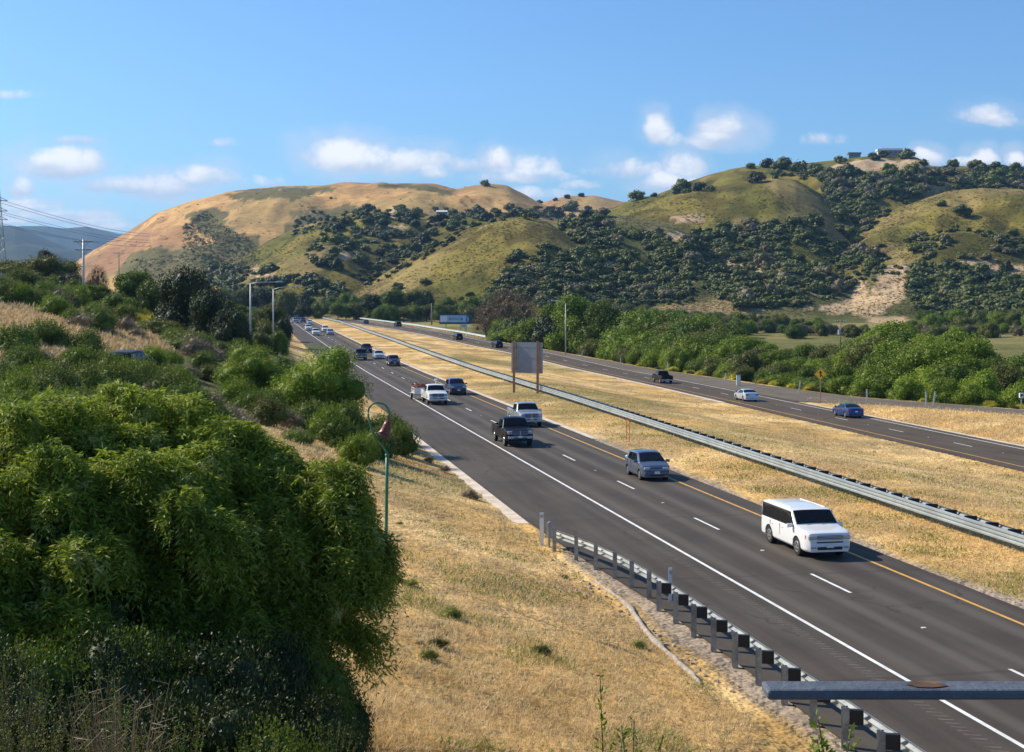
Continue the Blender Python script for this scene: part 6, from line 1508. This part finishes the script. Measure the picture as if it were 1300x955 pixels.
# --- yellow weeds at the foot of the belt
for k in range(34):
    y = rg_.uniform(168, 290); x = float(xe(np.array(y))) + rg_.uniform(1.2, 3.0); shrub('coyote', x, y, rg_.uniform(.5, 1.0), 'yellow weed clump at the tree belt near ' + near_mark(CX + FPX * x / y).replace('the post above ', ''), 'yellow weed clumps along the far road', rg_.choice(['yellow', 'olive', 'yellow']), .7, name='flowering_weed')

# --- dry grass blades
def blades(name, poly, nclump, per, hgt, wid, leaf, label, cond=None, seed=1, patch=None):
    rng = np.random.default_rng(seed); P = sample(poly, nclump, rng); X, Y, Z, L, ok = hit(P[:, 0], P[:, 1])
    m = ok & (L < 0)
    if cond is not None: m &= cond(X, Y)
    if patch is not None: m &= fbm(X / 3.2 + 31, Y / 3.2, 3) > patch
    X, Y, Z = X[m], Y[m], Z[m]; n = len(X) * per; base = np.stack([np.repeat(X, per), np.repeat(Y, per), np.repeat(Z, per)], 1)
    sc_ = np.clip(base[:, 1] / 45, .6, 2.2); off_ = rng.normal(size=(n, 2)) * .16 * sc_[:, None]; base[:, :2] += off_; base[:, 2] = height(base[:, 0], base[:, 1]) - .02
    T = unit(n, rng) * .95 + np.array([.1, 0, .55]); N = np.cross(T, unit(n, rng)); N /= np.maximum(np.linalg.norm(N, axis=1, keepdims=True), 1e-3)
    h = rng.uniform(.4, 1.2, n) * hgt * (.6 + .9 * fbm(base[:, 0] / 2.5, base[:, 1] / 2.5, 2)); Q = kites(base, N, T, h, wid * sc_ * rng.uniform(.6, 1.4, n))
    o = link_mesh(name, leaf_mesh(name, Q), M[leaf]); tag(o, label, 'grass', kind='stuff')
lft = lambda x, y: (x + BR * y < 12.9)
blades('dry_grass', [(425, 955), (440, 800), (480, 720), (470, 650), (430, 590), (500, 545), (560, 590), (700, 690), (780, 740), (960, 860), (960, 955)], 34000, 4, .17, .016, 'straw', 'dry straw grass on the near slope', lft, 1)
blades('green_weeds', [(440, 800), (480, 720), (500, 545), (560, 590), (700, 690), (780, 740), (960, 860), (960, 955), (425, 955)], 14000, 3, .2, .03, 'weed', 'sparse green weeds in the near dry slope', lft, 2, .58)
blades('dry_grass', [(-20, 385), (120, 388), (215, 430), (215, 455), (100, 455), (-20, 455)], 9000, 3, .6, .05, 'straw_dull', 'tall dry grass on the left bank', lft, 3)
blades('dry_grass', [(290, 525), (380, 545), (440, 575), (480, 640), (380, 640), (310, 600)], 3000, 4, .25, .02, 'straw', 'dry grass on the bare soil patch', lft, 6)
medc = lambda x, y: (x + BR * y > 28.2) & (x < xn(y) - 2.0)
blades('median_grass', [(430, 408), (600, 440), (700, 465), (900, 512), (1300, 602), (1300, 770), (1160, 712), (900, 600), (700, 530), (520, 455)], 46000, 3, .15, .02, 'straw', 'dry straw grass in the median', medc, 4)
blades('median_weeds', [(430, 408), (600, 440), (700, 465), (900, 512), (1300, 602), (1300, 770), (1160, 712), (900, 600), (700, 530), (520, 455)], 16000, 3, .2, .03, 'weed', 'green weeds in the median', medc, 5, .585)
blades('gore_grass', [(1020, 505), (1300, 525), (1300, 565), (1100, 528)], 5000, 3, .25, .03, 'straw', 'dry grass between the ramp and the far road', lambda x, y: x > xn(y) + 9, 7)
# pebbles and clods in the dirt by the rail
m = MB(); rr = random.Random(3)
for k in range(150):
    px = rr.uniform(700, 960); py = np.interp(px, [700, 960], [715, 865]) + rr.uniform(-8, 22) + (10 if px > 800 else 0); x, y, z = spot(px, py)
    if x + BR * y > 13.6: continue
    s = rr.uniform(.03, .13); M3 = Matrix.Rotation(rr.uniform(0, 6), 3, 'Z') @ Matrix.Rotation(rr.uniform(-.3, .3), 3, 'X'); m.box((x, y, z + s * .15), (s * 1.6, s, s * .7), M=M3, taper=.6)
tag(m.build('gravel', M['rock']), 'pale stones and clods in the dirt beside the near guardrail', 'stones', kind='stuff')

# lighter clumps and tufts that break the even verge
m = MB(); rr = random.Random(9)
for k in range(16):
    px = rr.uniform(470, 900); py = rr.uniform(600, 850); x, y, z = spot(px, py)
    if x + BR * y > 12.6 or y > 60: continue
    s_ = rr.uniform(.14, .3); o = shrub('dry' if rr.random() < .45 else 'coyote', x, y, s_, 'small weed clump in the dry near slope', 'small weed clumps in the near slope', rr.choice(['weed', 'olive', 'straw']), .7, 'weed_clump', z=z)
# --- give look-alikes that share a label their place in the row, where the group is small enough for that to help
bylab = {}
for o in C.objects:
    if o.parent is None and 'label' in o: bylab.setdefault(o['label'], []).append(o)
ORD = ['leftmost', 'second from left', 'third from left', 'fourth from left', 'fifth from left', 'sixth from left', 'seventh from left', 'eighth from left', 'ninth from left', 'tenth from left', 'eleventh from left', 'twelfth from left']
for lab, L_ in bylab.items():
    if 1 < len(L_) <= 12:
        L_.sort(key=lambda o: o.location.x / max(o.location.y, 1))
        for k, o in enumerate(L_):
            nl_ = ('rightmost' if k == len(L_) - 1 else ORD[k]) + ' ' + lab
            if len(nl_.split()) <= 16: o['label'] = nl_
